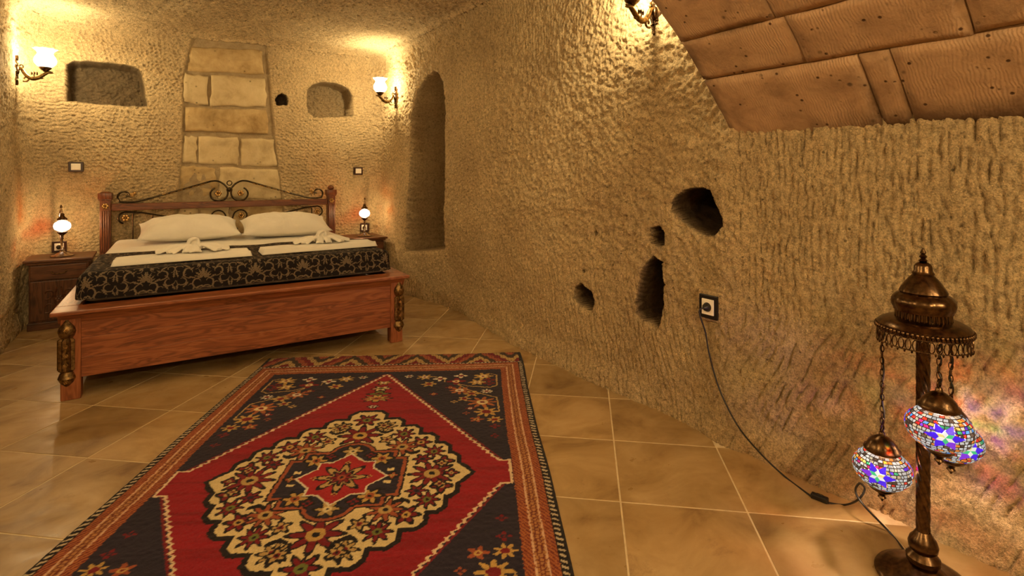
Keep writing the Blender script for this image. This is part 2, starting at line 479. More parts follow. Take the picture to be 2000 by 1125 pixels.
def slots(a, b, wd, ln, ang, seed):
    """narrow long grooves left by the point of a pick"""
    ca, sa = math.cos(ang), math.sin(ang)
    x = a * ca + b * sa + wd * .35 * n2(a / (wd * 2.5), b / (ln * .7), seed + 5); y = -a * sa + b * ca
    i = np.floor(x / wd); fx = x / wd - i; z0 = np.zeros_like(i)
    yy = y / ln + hsh(i, z0, z0, seed); j = np.floor(yy); fy = yy - j
    g = hsh(i, j, z0, seed + 1)
    return np.clip(1 - np.abs(fx - .35 - .3 * hsh(i, j, z0, seed + 2)) / .20, 0, 1) * np.clip(np.sin(pi * fy) * 1.6, 0, 1) * (.25 + .75 * g) * (g > .18)
back_poly = lambda L: [back_pt(x, y, YB) for x, y in L]
side_poly = lambda L: [side_pt(x, y, XR) for x, y in L]
c1 = lambda L, ox, oy, sc: [(ox + x / sc, oy + y / sc) for x, y in L]
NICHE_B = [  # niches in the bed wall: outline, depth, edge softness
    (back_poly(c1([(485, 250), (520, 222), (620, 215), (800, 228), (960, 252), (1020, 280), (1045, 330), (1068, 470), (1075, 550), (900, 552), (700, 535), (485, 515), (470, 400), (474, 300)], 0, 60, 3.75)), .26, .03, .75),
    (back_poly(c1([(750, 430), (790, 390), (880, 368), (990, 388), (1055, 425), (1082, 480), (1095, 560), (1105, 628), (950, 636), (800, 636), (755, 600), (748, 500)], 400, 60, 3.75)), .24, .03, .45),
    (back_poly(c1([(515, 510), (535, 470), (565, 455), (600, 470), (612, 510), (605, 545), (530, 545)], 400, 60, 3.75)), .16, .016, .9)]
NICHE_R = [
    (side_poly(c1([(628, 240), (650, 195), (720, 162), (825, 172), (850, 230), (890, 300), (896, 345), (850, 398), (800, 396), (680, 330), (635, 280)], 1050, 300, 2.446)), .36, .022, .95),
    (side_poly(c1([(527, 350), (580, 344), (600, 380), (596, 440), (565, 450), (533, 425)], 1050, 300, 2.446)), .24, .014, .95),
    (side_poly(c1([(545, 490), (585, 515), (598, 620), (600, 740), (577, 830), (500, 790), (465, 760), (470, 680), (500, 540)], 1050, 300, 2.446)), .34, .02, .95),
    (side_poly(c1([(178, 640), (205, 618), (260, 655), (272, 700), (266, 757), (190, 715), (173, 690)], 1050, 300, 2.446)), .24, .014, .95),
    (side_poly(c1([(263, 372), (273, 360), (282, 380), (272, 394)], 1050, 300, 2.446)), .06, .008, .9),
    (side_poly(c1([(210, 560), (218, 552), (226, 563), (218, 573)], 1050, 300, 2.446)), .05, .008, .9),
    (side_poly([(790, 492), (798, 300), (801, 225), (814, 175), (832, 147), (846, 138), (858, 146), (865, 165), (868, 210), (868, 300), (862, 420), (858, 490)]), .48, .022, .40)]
PIL = back_poly([(374, 78), (446, 80), (521, 93), (527, 150), (537, 262), (552, 395), (566, 470), (330, 470), (345, 395), (356, 300), (359, 140)])
# plan path
cols = []          # x, y, nx, ny (outward), segment
def add_line(p, q, step, nx, ny, seg):
    L = math.hypot(q[0] - p[0], q[1] - p[1]); n = max(1, int(round(L / step)))
    for i in range(n):
        t = i / n; cols.append((p[0] + (q[0] - p[0]) * t, p[1] + (q[1] - p[1]) * t, nx, ny, seg))
add_line((XL, YF), (XL, 4.6), .07, -1, 0, 0)
add_line((XL, 4.6), (XL, YB - RC), .012, -1, 0, 0)
for i in range(34):
    a = pi - (pi / 2) * i / 34; cols.append((XL + RC + RC * math.cos(a), YB - RC + RC * math.sin(a), math.cos(a), math.sin(a), 0 if i < 17 else 1))
add_line((XL + RC, YB), (XR - RC, YB), .0062, 0, 1, 1)
for i in range(34):
    a = pi / 2 - (pi / 2) * i / 34; cols.append((XR - RC + RC * math.cos(a), YB - RC + RC * math.sin(a), math.cos(a), math.sin(a), 1 if i < 17 else 2))
add_line((XR, YB - RC), (XR, 3.4), .0075, 1, 0, 2)
add_line((XR, 3.4), (XR, 0.2), .0052, 1, 0, 2)
add_line((XR, 0.2), (XR, YF), .05, 1, 0, 2)
cols.append((XR, YF, 1, 0, 2))
A = np.array(cols)
sl = np.concatenate([[0], np.cumsum(np.hypot(np.diff(A[:, 0]), np.diff(A[:, 1])))])
zr = list(np.arange(-.02, ZV, .0056)); COVA = np.linspace(.03, 1.05, 18); cov = [(RV * (1 - math.cos(a)), ZV + RV * math.sin(a)) for a in COVA]
prof = np.array([(0.0, z) for z in zr] + cov)
nr, nc = len(prof), len(A)
PX = A[None, :, 0] - A[None, :, 2] * prof[:, 0:1]; PY = A[None, :, 1] - A[None, :, 3] * prof[:, 0:1]
PZ = np.repeat(prof[:, 1:2], nc, 1)
ELEV = np.concatenate([np.zeros(len(zr)), COVA])[:, None]
NX = A[None, :, 2] * np.cos(ELEV); NY = A[None, :, 3] * np.cos(ELEV); NZ = np.sin(ELEV) + 0 * NX
SS = np.repeat(sl[None, :], nr, 0); SEG = A[:, 4]
ZZ = PZ + prof[:, 0:1]
D = undul(PX, PY, PZ)
CHM = np.ones_like(D); shade_stain = np.zeros_like(D); mort = np.zeros_like(D); smooth_m = np.zeros_like(D)
def chis(a, b, seg):
    m = sstep(-.25, .25, n2(a * 1.3 + 3, b * 1.3 + seg * 9, 21 + seg))
    if seg == 1:
        h = scoop(a, b, .036, .034, .30, 31) * (1 - m) + scoop(a, b, .040, .036, -.40, 33) * m
        return .0185 * h
    nearm = sstep(.15, -.15, n2(a * .8, b * .8, 77))
    m2 = sstep(.50, .95, b + .25 * n2(a * 1.5, b, 8))
    far = sstep(L2 + 4.2, L2 + 4.9, a) if seg == 2 else np.ones_like(a)          # beside and under the arch the strokes lean the other way
    lo = slots(a, b, .032, .17, .24, 35) * (1 - far) + slots(a, b, .036, .15, -.45, 36) * far
    mid = slots(a, b, .028, .11, .02, 45)
    hi = scoop(a, b, .030, .044, .12, 37) * (1 - m) + scoop(a, b, .034, .040, -.30, 39) * m
    hi = hi * (1 - .85 * far) + .9 * far * slots(a, b, .034, .075, -.05, 52)
    crumb = np.clip(fbm2(a * 30, b * 30, 3, 91), -.9, 1)
    return .019 * lo * (1 - m2) + .0140 * hi * (.35 + .65 * m2) + .014 * mid * m2 * (1 - nearm * .6) + .0080 * crumb * (.5 + .7 * m2 * nearm)
L2 = float(sl[np.where(SEG == 2)[0][0]])
CH = np.zeros_like(D)
for seg in (0, 1, 2):
    cidx = np.where(SEG == seg)[0]
    CH[:, cidx] = chis(SS[:, cidx], ZZ[:, cidx], seg)
    CH[:, cidx] += .0030 * fbm2(SS[:, cidx] * 26, ZZ[:, cidx] * 26, 2, 51) + .0022 * n2(SS[:, cidx] * 85, ZZ[:, cidx] * 85, 57)
def carve(cidx, ca, cb, lst):
    for pts, dep, soft, st in lst:
        p = np.array(pts); x0, z0 = p.min(0) - .1; x1, z1 = p.max(0) + .1
        aa = ca[cidx]; ci = cidx[(aa > x0) & (aa < x1)]
        ri = np.where((prof[:, 1] > z0) & (prof[:, 1] < z1) & (prof[:, 0] == 0))[0]
        gx, gz = np.meshgrid(ca[ci], prof[ri, 1])
        gx2 = gx + .006 * n2(gx * 28, gz * 28, 61); gz2 = gz + .006 * n2(gx * 28, gz * 28, 62)
        sd = poly_sdf(gx2, gz2, pts)
        k = sstep(0, soft, -sd)
        lip = np.exp(-(sd / .02) ** 2) * .008
        ix = np.ix_(ri, ci)
        D[ix] += dep * k + lip; CHM[ix] = np.minimum(CHM[ix], 1 - .85 * ((sd < .002) & (k < .97)))
        shade_stain[ix] = np.maximum(shade_stain[ix], st * sstep(-.003, .004, -sd)); D[ix] += k * .016 * fbm2(gx * 17, gz * 17, 3, 63)
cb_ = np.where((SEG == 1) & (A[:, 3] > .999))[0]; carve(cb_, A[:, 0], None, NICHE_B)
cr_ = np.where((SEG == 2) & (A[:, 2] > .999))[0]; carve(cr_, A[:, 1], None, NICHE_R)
gx, gz = np.meshgrid(A[cb_, 0], prof[:, 1]); sd = poly_sdf(gx, gz, PIL)
k = sstep(-.012, .012, -sd)
mort[:, cb_] = k; CH[:, cb_] = CH[:, cb_] * (1 - .85 * k) + .004 * k
D[:, cb_] += .022 * k
# ragged foot of the wall
D += CH * CHM - .03 * sstep(.16, 0, PZ) * (1 + .6 * n2(SS * 5, SS * 0, 70))
# the fold below the arch foot, and the swell beside the alcove
ridge = np.where(SEG[None, :] == 2, 1.0, 0.0)
D += ridge * (-.035 * sstep(1.62, 1.46, PY) * sstep(1.62, 1.3, PZ) * sstep(1.3, 1.46, PY) + .10 * np.exp(-((PY - 4.25) / .55) ** 2) * sstep(1.0, 0, PZ))
V = np.stack([PX + NX * D, PY + NY * D, PZ + NZ * D], -1)
def wall_piece(name, c0, c1):
    nn = c1 - c0
    me = fast_mesh(name, V[:, c0:c1].reshape(-1, 3), grid_quads(nr, nn))
    set_attr(me, 'mortar', mort[:, c0:c1].ravel()); set_attr(me, 'shade_stain', shade_stain[:, c0:c1].ravel())
    return tag(link_me(name, me, 'rock'), kind='structure')
i1 = int(np.where(SEG == 1)[0][0]); i2 = int(np.where(SEG == 2)[0][0])
wall_left = wall_piece('wall_left', 0, i1 + 1); tag(wall_left, 'rough carved rock wall at the edge beside the left nightstand')
wall_back = wall_piece('wall_back', i1, i2 + 1); tag(wall_back, 'chiselled rock wall behind the bed with niches and a strip of stone blocks')
wall_right = wall_piece('wall_right', i2, nc); tag(wall_right, 'long chiselled rock wall with dark holes and an arched alcove')
# ceiling
def steps(*segs):
    out = []
    for a, b, st in segs:
        n = max(1, int(round((b - a) / st))); out += [a + (b - a) * i / n for i in range(n)]
    return np.array(out + [segs[-1][1]])
gx, gy = np.meshgrid(steps((XL - .05, XR + .05, .013)), steps((YF - .05, 2.6, .06), (2.6, YB + .06, .013)))
qx = np.abs(gx - (XL + XR) / 2) - (XR - XL) / 2 + RC; qy = gy - YB + RC
dist = RC - (np.hypot(np.maximum(qx, 0), np.maximum(qy, 0)) + np.minimum(np.maximum(qx, qy), 0))      # distance to the wall line
cove = RV - np.sqrt(np.maximum(RV ** 2 - (RV - np.clip(dist, .03, RV)) ** 2, 0))
cz = undul(gx, gy, gx * 0 + ZC) * 1.0 + .023 * scoop(gx, gy, .032, .046, .5, 81) + .005 * fbm2(gx * 26, gy * 26, 2, 83) + .05 * fbm2(gx * .7, gy * .7, 2, 84) * sstep(.2, .9, dist) - cove + .30 * sstep(.055, .015, dist)
me = fast_mesh('ceiling', np.stack([gx, gy, ZC + cz], -1).reshape(-1, 3), grid_quads(*gx.shape, flip=True))
ceiling = tag(link_me('ceiling', me, 'rock_ceiling_lit'), 'low rough carved rock ceiling above the bed', kind='structure')
m = MB().box(XL - .1, XR + .1, YF - .12, YF, -.05, ZC + .1); tag(m.build('wall_front', 'rock'), 'rock wall behind the viewpoint', kind='structure')
# ------------------------------------------------------------------ floor: diagonal travertine tiles
floor = tag(MB().box(XL - .25, XR + .35, YF - .1, YB + .2, -.08, -.0012).build('floor', 'grout'), 'travertine tile floor laid on the diagonal', kind='structure')
TA = .462
o0 = Vector(floor_pt(1212, 980)); adir = Vector(room(.137, 1.0)).normalized(); bdir = Vector((adir.y, -adir.x))
ang = math.atan2(bdir.y, bdir.x)
tile_me = None; TB = TA * 1.02
for i in range(-14, 15):
    for j in range(-14, 15):
        c = o0 + bdir * (TA * (i + .5)) + adir * (TB * (j + .5))
        if not (XL - .2 < c.x < XR + .22 and YF < c.y < YB + .1): continue
        if tile_me is None:
            h2 = TA / 2 - .003; h3 = TB / 2 - .003
            tl = MB().box(-h2, h2, -h3, h3, -.012, 0, .0016).build('floor_tile', 'travertine', floor, smooth=False); tile_me = tl.data
        else:
            tl = bpy.data.objects.new('floor_tile', tile_me); COL.objects.link(tl); tl.parent = floor
        tl.location = (c.x, c.y, random.uniform(-.0004, .0004)); tl.rotation_euler = (0, 0, ang)
# ------------------------------------------------------------------ stone blocks of the strip in the bed wall
def slab(corners, face_at, depth, amp, seed, nu=16, nv=10, plane='back', rnd=.009):
    """rough-faced block: four (a, z) corners tl, tr, br, bl on a wall plane"""
    (ax, az), (bx, bz), (cx, cz), (dx, dz) = corners
    gu, gv = np.meshgrid(np.linspace(0, 1, nu), np.linspace(0, 1, nv))
    a = (1 - gv) * ((1 - gu) * dx + gu * cx) + gv * ((1 - gu) * ax + gu * bx)
    z = (1 - gv) * ((1 - gu) * dz + gu * cz) + gv * ((1 - gu) * az + gu * bz)
    a = a + .010 * n2(gu * 5 + seed, gv * 5, seed); z = z + .010 * n2(gu * 5, gv * 5 + seed, seed + 3)
    L = max(.05, abs(bx - ax)); Hh = max(.05, abs(az - dz))
    ed = np.minimum(np.minimum(gu, 1 - gu) * L, np.minimum(gv, 1 - gv) * Hh)
    inset = rnd * np.clip(1 - ed / .03, 0, 1) ** 2
    f = inset + amp * fbm2(a * 14 + seed, z * 14, 3, seed)
    front = np.stack([a, face_at + f, z], -1).reshape(-1, 3)
    q = grid_quads(nv, nu)
    ring = list(range(nu)) + [r * nu + nu - 1 for r in range(1, nv)] + list(range(nv * nu - 2, (nv - 1) * nu - 1, -1)) + [r * nu for r in range(nv - 2, 0, -1)]
    n0 = nu * nv
    bk = front[ring].copy(); bk[:, 1] = face_at + depth
    m = len(ring)
    sides = np.array([[ring[i], n0 + i, n0 + (i + 1) % m, ring[(i + 1) % m]] for i in range(m)])
    return np.concatenate([front, bk]), np.concatenate([q, sides])
BL = [((372, 90), (512, 97), (516, 146), (367, 138), 'block_brown'),
      ((360, 143), (407, 148), (406, 206), (358, 199), 'block_pale'),
      ((413, 146), (519, 153), (521, 208), (411, 207), 'block_pale'),
      ((363, 209), (521, 216), (525, 261), (361, 256), 'block_brown'),
      ((359, 265), (385, 267), (384, 319), (357, 317), 'block_pale'),
      ((388, 267), (466, 269), (466, 323), (388, 320), 'block_pale'),
      ((470, 270), (535, 272), (543, 326), (470, 325), 'block_pale'),
      ((350, 323), (424, 326), (424, 388), (347, 386), 'block_brown'),
      ((429, 327), (546, 330), (551, 391), (428, 389), 'block_pale'),
      ((346, 392), (448, 394), (448, 455), (342, 453), 'block_pale'),
      ((452, 394), (553, 397), (558, 460), (452, 457), 'block_brown')]
for n, (a, b, c, d, mt) in enumerate(BL):
    cn = [back_pt(x, y, YB) for x, y in (a, b, c, d)]
    Vb, Qb = slab(cn, YB + .006 + random.uniform(-.003, .006), .09, .009 if mt == 'block_brown' else .0055, n * 7 + 3, 24, 16)
    o = link_me('stone_block', fast_mesh('stone_block', Vb, Qb), mt, wall_back)
# ------------------------------------------------------------------ stone arch springing from the long wall
ARCH_Y1, ARCH_Y0 = 1.44, -1.7
def arch_pt(wd, off=0.0):
    """distance along the curved soffit -> x, z ; off = outwards (up)"""
    R = 4.2; a0 = math.radians(49)
    a = a0 - wd / R
    x = 2.29 - R * (math.sin(a0) - math.sin(a)); z = 1.385 + R * (math.cos(a) - math.cos(a0))
    # rotate so that the course climbs away from the wall
    return x - math.sin(a) * 0 + off * math.sin(a), z + off * math.cos(a)
arch = thing('stone_arch', 'broad brown stone block arch crossing above the long wall', None)
arch['kind'] = 'structure'
mb = MB(); WT = 2.0; n = 24
pr = [arch_pt(WT * i / n, .014) for i in range(n + 1)] + [arch_pt(WT * i / n, .34) for i in range(n, -1, -1)]
mb.prism(pr, ARCH_Y0, ARCH_Y1 - .006); mb.build('mortar_bed', 'mortar', arch, smooth=False)
WL = [(-.12, .03), (.03, .385), (.385, .60), (.60, .90), (.90, 1.20), (1.20, 1.5), (1.5, 1.8)]
y_of = lambda px, py, wd: side_pt(px, py, arch_pt(wd)[0])[0]
JY = [[.55, -.5], [y_of(1705, 150, .2), y_of(1766, 155, .2), -.25, -.9], [y_of(1558, 75, .47), y_of(1890, 60, .47), -.3, -.9], [y_of(1480, 25, .75), .3, -.2, -.8], [.8, .2, -.5], [1.0, .4, -.4], [.7, 0, -.7]]
for k, (w0, w1) in enumerate(WL):
    js = [ARCH_Y1] + [y for y in JY[k]] + [ARCH_Y0]
    for y1, y0 in zip(js[:-1], js[1:]):
        g = .0028; ya, yb, wa, wb = y0 + g, (y1 - g if y1 != ARCH_Y1 else y1), w0 + g, w1 - g
        nu, nv = max(6, int((yb - ya) / .035)), 10
        gu, gw = np.meshgrid(np.linspace(ya, yb, nu), np.linspace(wa, wb, nv))
        sd_ = random.randint(0, 999)
        gj = gw + .006 * n2(gu * 9, gw * 9, sd_)
        ed = np.minimum(np.minimum(gu - ya, yb - gu), np.minimum(gw - wa, wb - gw))
        off = .006 * np.clip(1 - ed / .016, 0, 1) ** 2 + .0028 * fbm2(gu * 12, gw * 12, 3, sd_) + random.uniform(-.002, .003)
        vs = []
        for jj in range(nv):
            for ii in range(nu):
                x, z = arch_pt(float(gj[jj, ii]), float(off[jj, ii])); vs.append((x, float(gu[jj, ii]), z))
        n0 = nu * nv
        ring = list(range(nu)) + [r * nu + nu - 1 for r in range(1, nv)] + list(range(nv * nu - 2, (nv - 1) * nu - 1, -1)) + [r * nu for r in range(nv - 2, 0, -1)]
        for q in ring:
            jj, ii = divmod(q, nu); x, z = arch_pt(float(gj[jj, ii]), .12); vs.append((x, float(gu[jj, ii]), z))
        mm = len(ring)
        Q = np.concatenate([grid_quads(nv, nu), np.array([[ring[i], n0 + i, n0 + (i + 1) % mm, ring[(i + 1) % mm]] for i in range(mm)])])
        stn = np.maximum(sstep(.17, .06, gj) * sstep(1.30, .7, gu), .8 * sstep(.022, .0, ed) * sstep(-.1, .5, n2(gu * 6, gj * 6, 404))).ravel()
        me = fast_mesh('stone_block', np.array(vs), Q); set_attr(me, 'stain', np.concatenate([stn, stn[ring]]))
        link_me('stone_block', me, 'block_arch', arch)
# ------------------------------------------------------------------ bed
BD = -.04
bed = thing('double_bed', 'wide reddish pine double bed with wrought iron headboard scrolls', 'bed', (.587, 3.716, 0), BD)
HW = 1.025; LZ = .50
def B(mb, name, mat, par=None, **k): return mb.build(name, mat, par or bed, **k)
# footboard of three boards
fb = B(MB().box(-HW + .07, HW - .07, .075, .10, .13, .43), 'footboard', 'dark_wood_x')
zs = [.115, .225, .335, .44]
for a, b in zip(zs[:-1], zs[1:]):
    MB().box(-HW + .065, HW - .065, .055, .088, a + .0004, b - .0004, .0016).build('board', 'pine_x', fb, smooth=False)
# moulding and ledges
mo = MB().prism([(.018, .478), (.075, .478), (.075, .425), (.052, .425), (.047, .44), (.036, .452), (.03, .466)], -HW + .03, HW - .03, 'yz')
B(mo, 'moulding', 'pine_x')
B(MB().box(-HW, HW, 0, .165, .476, LZ, .006), 'front_ledge', 'pine_x', smooth=False)
for sx in (-1, 1):
    x0, x1 = sorted((sx * HW, sx * (HW - .12)))
    B(MB().box(x0, x1, .168, 2.2, .476, LZ, .006), 'side_ledge', 'pine_y', smooth=False)
    x0, x1 = sorted((sx * (HW - .055), sx * (HW - .085)))
    B(MB().box(x0, x1, .10, 2.2, .13, .476, .003), 'side_rail', 'pine_y', smooth=False)
B(MB().box(-HW + .1, HW - .1, .1, 2.2, .40, .45), 'slat_base', 'dark_wood_x')
for sx in (-1, 1):
    cx = sx * (HW - .085)
    lg = B(MB().box(cx - .045, cx + .045, .04, .125, 0, .476, .006), 'leg', 'pine_z', smooth=False)
    # carved half column on the outer corner
    px, py = cx + sx * .016, .05
    mb = MB()
    mb.lathe([(.008, .075), (.03, .10), (.042, .125), (.034, .15), (.026, .16)], 16, px, py)
    mb.lathe([(.026, .16), (.040, .172), (.040, .335), (.026, .347)], 40, px, py, mod=lambda th, t: 1 + .10 * math.cos(10 * th))
    mb.lathe([(.026, .347), (.036, .358), (.043, .385), (.034, .41), (.020, .43), (.006, .455)], 16, px, py)
    orn = mb.build('carved_column', 'dark_bronze', lg)
    for z in (.112, .205, .255, .305, .392):
        MB().flower((px, py - .0425, z), .012, 'y', 6, .004).build('rosette', 'gilt', lg)
# headboard posts
HYB, PS, PZ0 = 2.26, .99, 1.02
for sx in (-1, 1):
    cx = sx * PS
    ps = B(MB().box(cx - .04, cx + .04, HYB - .04, HYB + .04, 0, PZ0, .005), 'post', 'old_pine_z', smooth=False)
    mb = MB().box(cx - .053, cx + .053, HYB - .053, HYB + .053, PZ0 + .008, 1.085, .006).box(cx - .046, cx + .046, HYB - .046, HYB + .046, PZ0 - .006, PZ0 + .01, .003)
    if sx > 0: mb.lathe([(.02, 1.085), (.034, 1.095), (.036, 1.11), (.024, 1.125), (.006, 1.135)], 16, cx, HYB)
    else: mb.lathe([(.045, 1.085), (.03, 1.094), (.01, 1.097)], 16, cx, HYB)
    mb.build('post_cap', 'old_pine_z', ps, smooth=True)
    MB().flower((cx, HYB - .044, .965), .028, 'y', 6, .008).build('rosette', 'gilt', ps)
    mb = MB()
    for dx in (-.024, -.008, .008, .024): mb.tube([(cx + dx, HYB - .041, .55), (cx + dx, HYB - .041, .92)], .0055, 6)
    mb.build('fluting', 'old_pine_z', ps)
B(MB().box(-PS + .04, PS - .04, HYB - .028, HYB + .028, .922, .985, .006), 'headboard_rail', 'old_pine_x', smooth=False)
# wrought iron scrolls
def iron(mb, pts, r=.0088):
    mb.tube([(x, HYB, z) for x, z in pts], r, 8, flat=1.5); return mb
up = MB(); low = MB(); RU = []; RLo = []; GL = []
for sx in (-1, 1):
    p = arc(-.845, 1.055, .022, .052, 0, 1.75 * pi * .62, 12)
    p = [(-.842, 1.05), (-.815, 1.058)] + arc(-.85, 1.048, .036, .058, .3, pi * 1.30, 14)[0:] + [(-.80, .996), (-.70, 1.016), (-.45, 1.092), (-.22, 1.166), (-.15, 1.186), (-.10, 1.184), (-.05, 1.155), (-.015, 1.11)]
    p2 = arc(-.10, 1.062, .088, .060, .45, -1.35 * pi, 30)
    pts = [(a[0], a[1]) for a in smooth_path([(q[0], q[1], 0) for q in p + p2], 3)]
    iron(up, [(-sx * a, b) for a, b in pts])
    RU.append(MB().flower((sx * .10, HYB - .012, 1.062), .032, 'y', 6, .010)); gil = MB()
    for k, (lx, lz, e) in enumerate(((-.80, 1.068, (.026, .006, .012)), (-.776, 1.078, (.016, .006, .016)), (-.79, 1.052, (.018, .006, .009)))):
        gil.ball((-sx * lx, HYB - .004, lz), e, 8, 5)
    GL.append(gil)
    for k in range(6):                 # gilt wraps along the bar
        t = .25 + k * .11; xx = -.70 + t * .55; zz = 1.016 + t * .165
        GL.append(MB().tube([(sx * xx, HYB, zz), (sx * (xx + .045), HYB, zz + .0135)], .0088, 8, flat=1.5))
    # lower set
    p = arc(-.105, .835, .05, .068, 1.15 * pi, .15 * pi, 18)
    p = arc(-.105, .83, .045, .07, 1.4 * pi, .1 * pi, 22) + [(-.022, .80), (-.006, .775), (0.0 + .03, .735), (.075, .70)]
    iron(low, [(sx * -a, b) for a, b in p], .0075)
    RLo += [MB().flower((sx * .105, HYB - .012, .835), .030, 'y', 6, .010), MB().flower((sx * .845, HYB - .012, .85), .034, 'y', 6, .010)]
    p = arc(-.845, .845, .045, .062, -.6 * pi, -1.5 * pi, 18) + [(-.72, .895), (-.5, .845), (-.30, .79), (-.20, .745)]
    iron(low, [(sx * -a, b) for a, b in p], .008)
    for bx, bz in ((-.79, .89), (-.64, .872), (-.49, .838), (-.34, .79)):
        iron(low, [(sx * -bx, bz), (sx * -bx, .55)], .006)
up.tube([(.022 * math.cos(a), HYB, 1.165 + .022 * math.sin(a)) for a in np.linspace(0, 2 * pi, 17)[:-1]], .0055, 6, closed=True)
up.ball((0, HYB, 1.10), (.018, .016, .024), 10, 6); low.ball((0, HYB, .80), (.018, .016, .022), 10, 6)
us = B(up, 'upper_scrolls', 'wrought_iron'); [q.build('gilt_leaf' if len(q.v) > 30 else 'gilt_wrap', 'gilt', us) for q in GL]; [q.build('rosette', 'gilt', us) for q in RU]
ls = B(low, 'lower_scrolls', 'wrought_iron'); [q.build('rosette', 'gilt', ls) for q in RLo]
def bed_world(x, y, z):
    c, s = math.cos(BD), math.sin(BD)
    return (.587 + c * x - s * y, 3.716 + s * x + c * y, z)
# mattress under a fitted white sheet
MT = .665
bm = bmesh.new(); bmesh.ops.create_cube(bm, size=1)
for q in bm.verts: q.co = Vector((q.co.x * 1.84, q.co.y * 2.0, (q.co.z + .5) * (MT - LZ)))
bmesh.ops.bevel(bm, geom=bm.edges[:], offset=.055, segments=6, profile=.5, affect='EDGES')
me = bpy.data.meshes.new('mattress'); bm.to_mesh(me); bm.free()
me.polygons.foreach_set('use_smooth', np.ones(len(me.polygons), dtype=bool))
mat_o = link_me('mattress', me, 'cotton'); mat_o.location = bed_world(0, 1.185, LZ); mat_o.rotation_euler = (0, 0, BD)
tag(mat_o, 'mattress under a plain white sheet lying in the pine bed', 'mattress')
# damask throw over the foot of the bed
def damask(x, y):
    P, Q = .30, .23
    j = np.floor(y / Q); y1 = (y / Q - j - .5) * Q
    x1 = x + P / 2 * (np.mod(j, 2)); x1 = np.abs((x1 / P - np.floor(x1 / P) - .5) * P)
    m = np.zeros(x.shape, bool)
    def ring(cx, cy, r, wd, lo=-3.1, hi=3.1, turn=1.0, rot=0.0):
        """one C-scroll: the radius shrinks along the sweep, the line swells in the middle"""
        a = np.mod(np.arctan2(y1 - cy, (x1 - cx) * turn) - rot - lo, 2 * pi) / (hi - lo)
        d = np.hypot(x1 - cx, y1 - cy)
        return (a < 1) & (np.abs(d - r * (1.05 - .62 * a)) < wd * (.18 + .56 * np.sin(np.clip(a, 0, 1) * pi)))
    def leaf(cx, cy, L, Wd, an):
        ca, sa = math.cos(an), math.sin(an)
        u = (x1 - cx) * ca + (y1 - cy) * sa; v = -(x1 - cx) * sa + (y1 - cy) * ca
        return (np.abs(v) < .8 * Wd * (1 - (u / L) ** 2) * (1 + .45 * np.sin(u * 520 + np.abs(v) * 260))) & (np.abs(u) < L)
    for an, L, wd in ((90, .034, .008), (66, .030, .006), (42, .028, .006), (16, .024, .006), (-14, .020, .005)):
        an = math.radians(an); m |= leaf(.004 + L * math.cos(an), .004 + L * math.sin(an), L * .95, wd, an)
    m |= ring(.030, -.030, .036, .0055, -2.4, 2.8, 1); m |= ring(.020, -.072, .030, .0050, -1.0, 4.0, -1)
    m |= ring(.074, -.052, .034, .0058, -2.9, 2.4, -1); m |= ring(.078, .040, .036, .0060, -2.2, 3.4, 1)
    m |= ring(.116, -.008, .030, .0052, -3.2, 2.2, -1); m |= ring(.125, .072, .028, .0048, -1.8, 3.6, 1); m |= ring(.124, -.086, .028, .0048, -3, 2.2, 1)
    m |= ring(.046, .088, .030, .0050, -1.5, 3.4, -1)
    for cx, cy, L, wd, an in ((.090, .082, .028, .008, .7), (.098, -.034, .024, .007, -.9), (.142, .032, .022, .006, 1.4), (.026, .098, .026, .008, 1.9), (.046, -.098, .026, .008, -.5), (.142, -.046, .02, .006, 1.8), (.056, .004, .022, .006, .4), (.0, -.095, .022, .006, 1.57), (.060, .062, .016, .005, 2.4), (.105, .020, .016, .005, -.6)):
        m |= leaf(cx, cy, L, wd, an)
    return m
TW, TY0, TL, RR, DROP = .876, .215, .835, .062, .185
xs = np.arange(-TW - DROP, TW + DROP + .001, .0031); ys = steps((-DROP, .10, .0031), (.10, TL, .0062))
gx, gy = np.meshgrid(xs, ys)
ex = np.maximum(np.abs(gx) - TW, 0) * np.sign(gx); ey = np.minimum(gy, 0)
e = np.hypot(ex, ey); e2 = np.minimum(e, DROP); un = np.where(e > 1e-9, 1 / np.maximum(e, 1e-9), 0)
hor = RR * np.sin(np.minimum(e2 / RR, pi / 2)); dn = RR * (1 - np.cos(np.minimum(e2 / RR, pi / 2))) + np.maximum(e2 - RR * pi / 2, 0)
flare = .010 * sstep(.06, .17, dn) * (1 + .8 * n2(gx * 9, gy * 9, 5))
X = np.clip(gx, -TW, TW) + ex * un * (hor + flare); Yt = np.maximum(gy, 0) + ey * un * (hor + flare) + TY0
Z = MT + .012 - dn + .004 * fbm2(gx * 7, gy * 7, 2, 9) * sstep(.14, .02, dn)
Z = np.maximum(Z, LZ + .004)
nv_, nu_ = gx.shape
top = np.stack([X, Yt, Z], -1).reshape(-1, 3)
nrmv = np.stack([ex * un * np.minimum(e2 / RR, 1), ey * un * np.minimum(e2 / RR, 1), 1 - np.minimum(e2 / RR / 1.2, .9)], -1)
nrmv /= np.linalg.norm(nrmv, axis=-1, keepdims=True)
me = fast_mesh('throw_blanket', top, grid_quads(nv_, nu_))
dk = damask(gx + .004 * n2(gx * 40, gy * 40, 4), gy + .004 * n2(gx * 40, gy * 40, 6))
colr = np.where(dk[..., None], np.array([.150, .112, .074]), np.array([.012, .009, .009])).reshape(-1, 3)
hem = (gy > TL - .012).ravel(); colr[hem] = (.02, .016, .014)
set_attr(me, 'weave', colr)
th = link_me('throw_blanket', me, 'damask'); th.location = bed_world(0, 0, 0); th.rotation_euler = (0, 0, BD)
tag(th, 'black throw with beige damask scrolls folded over the foot of the bed', 'blanket')
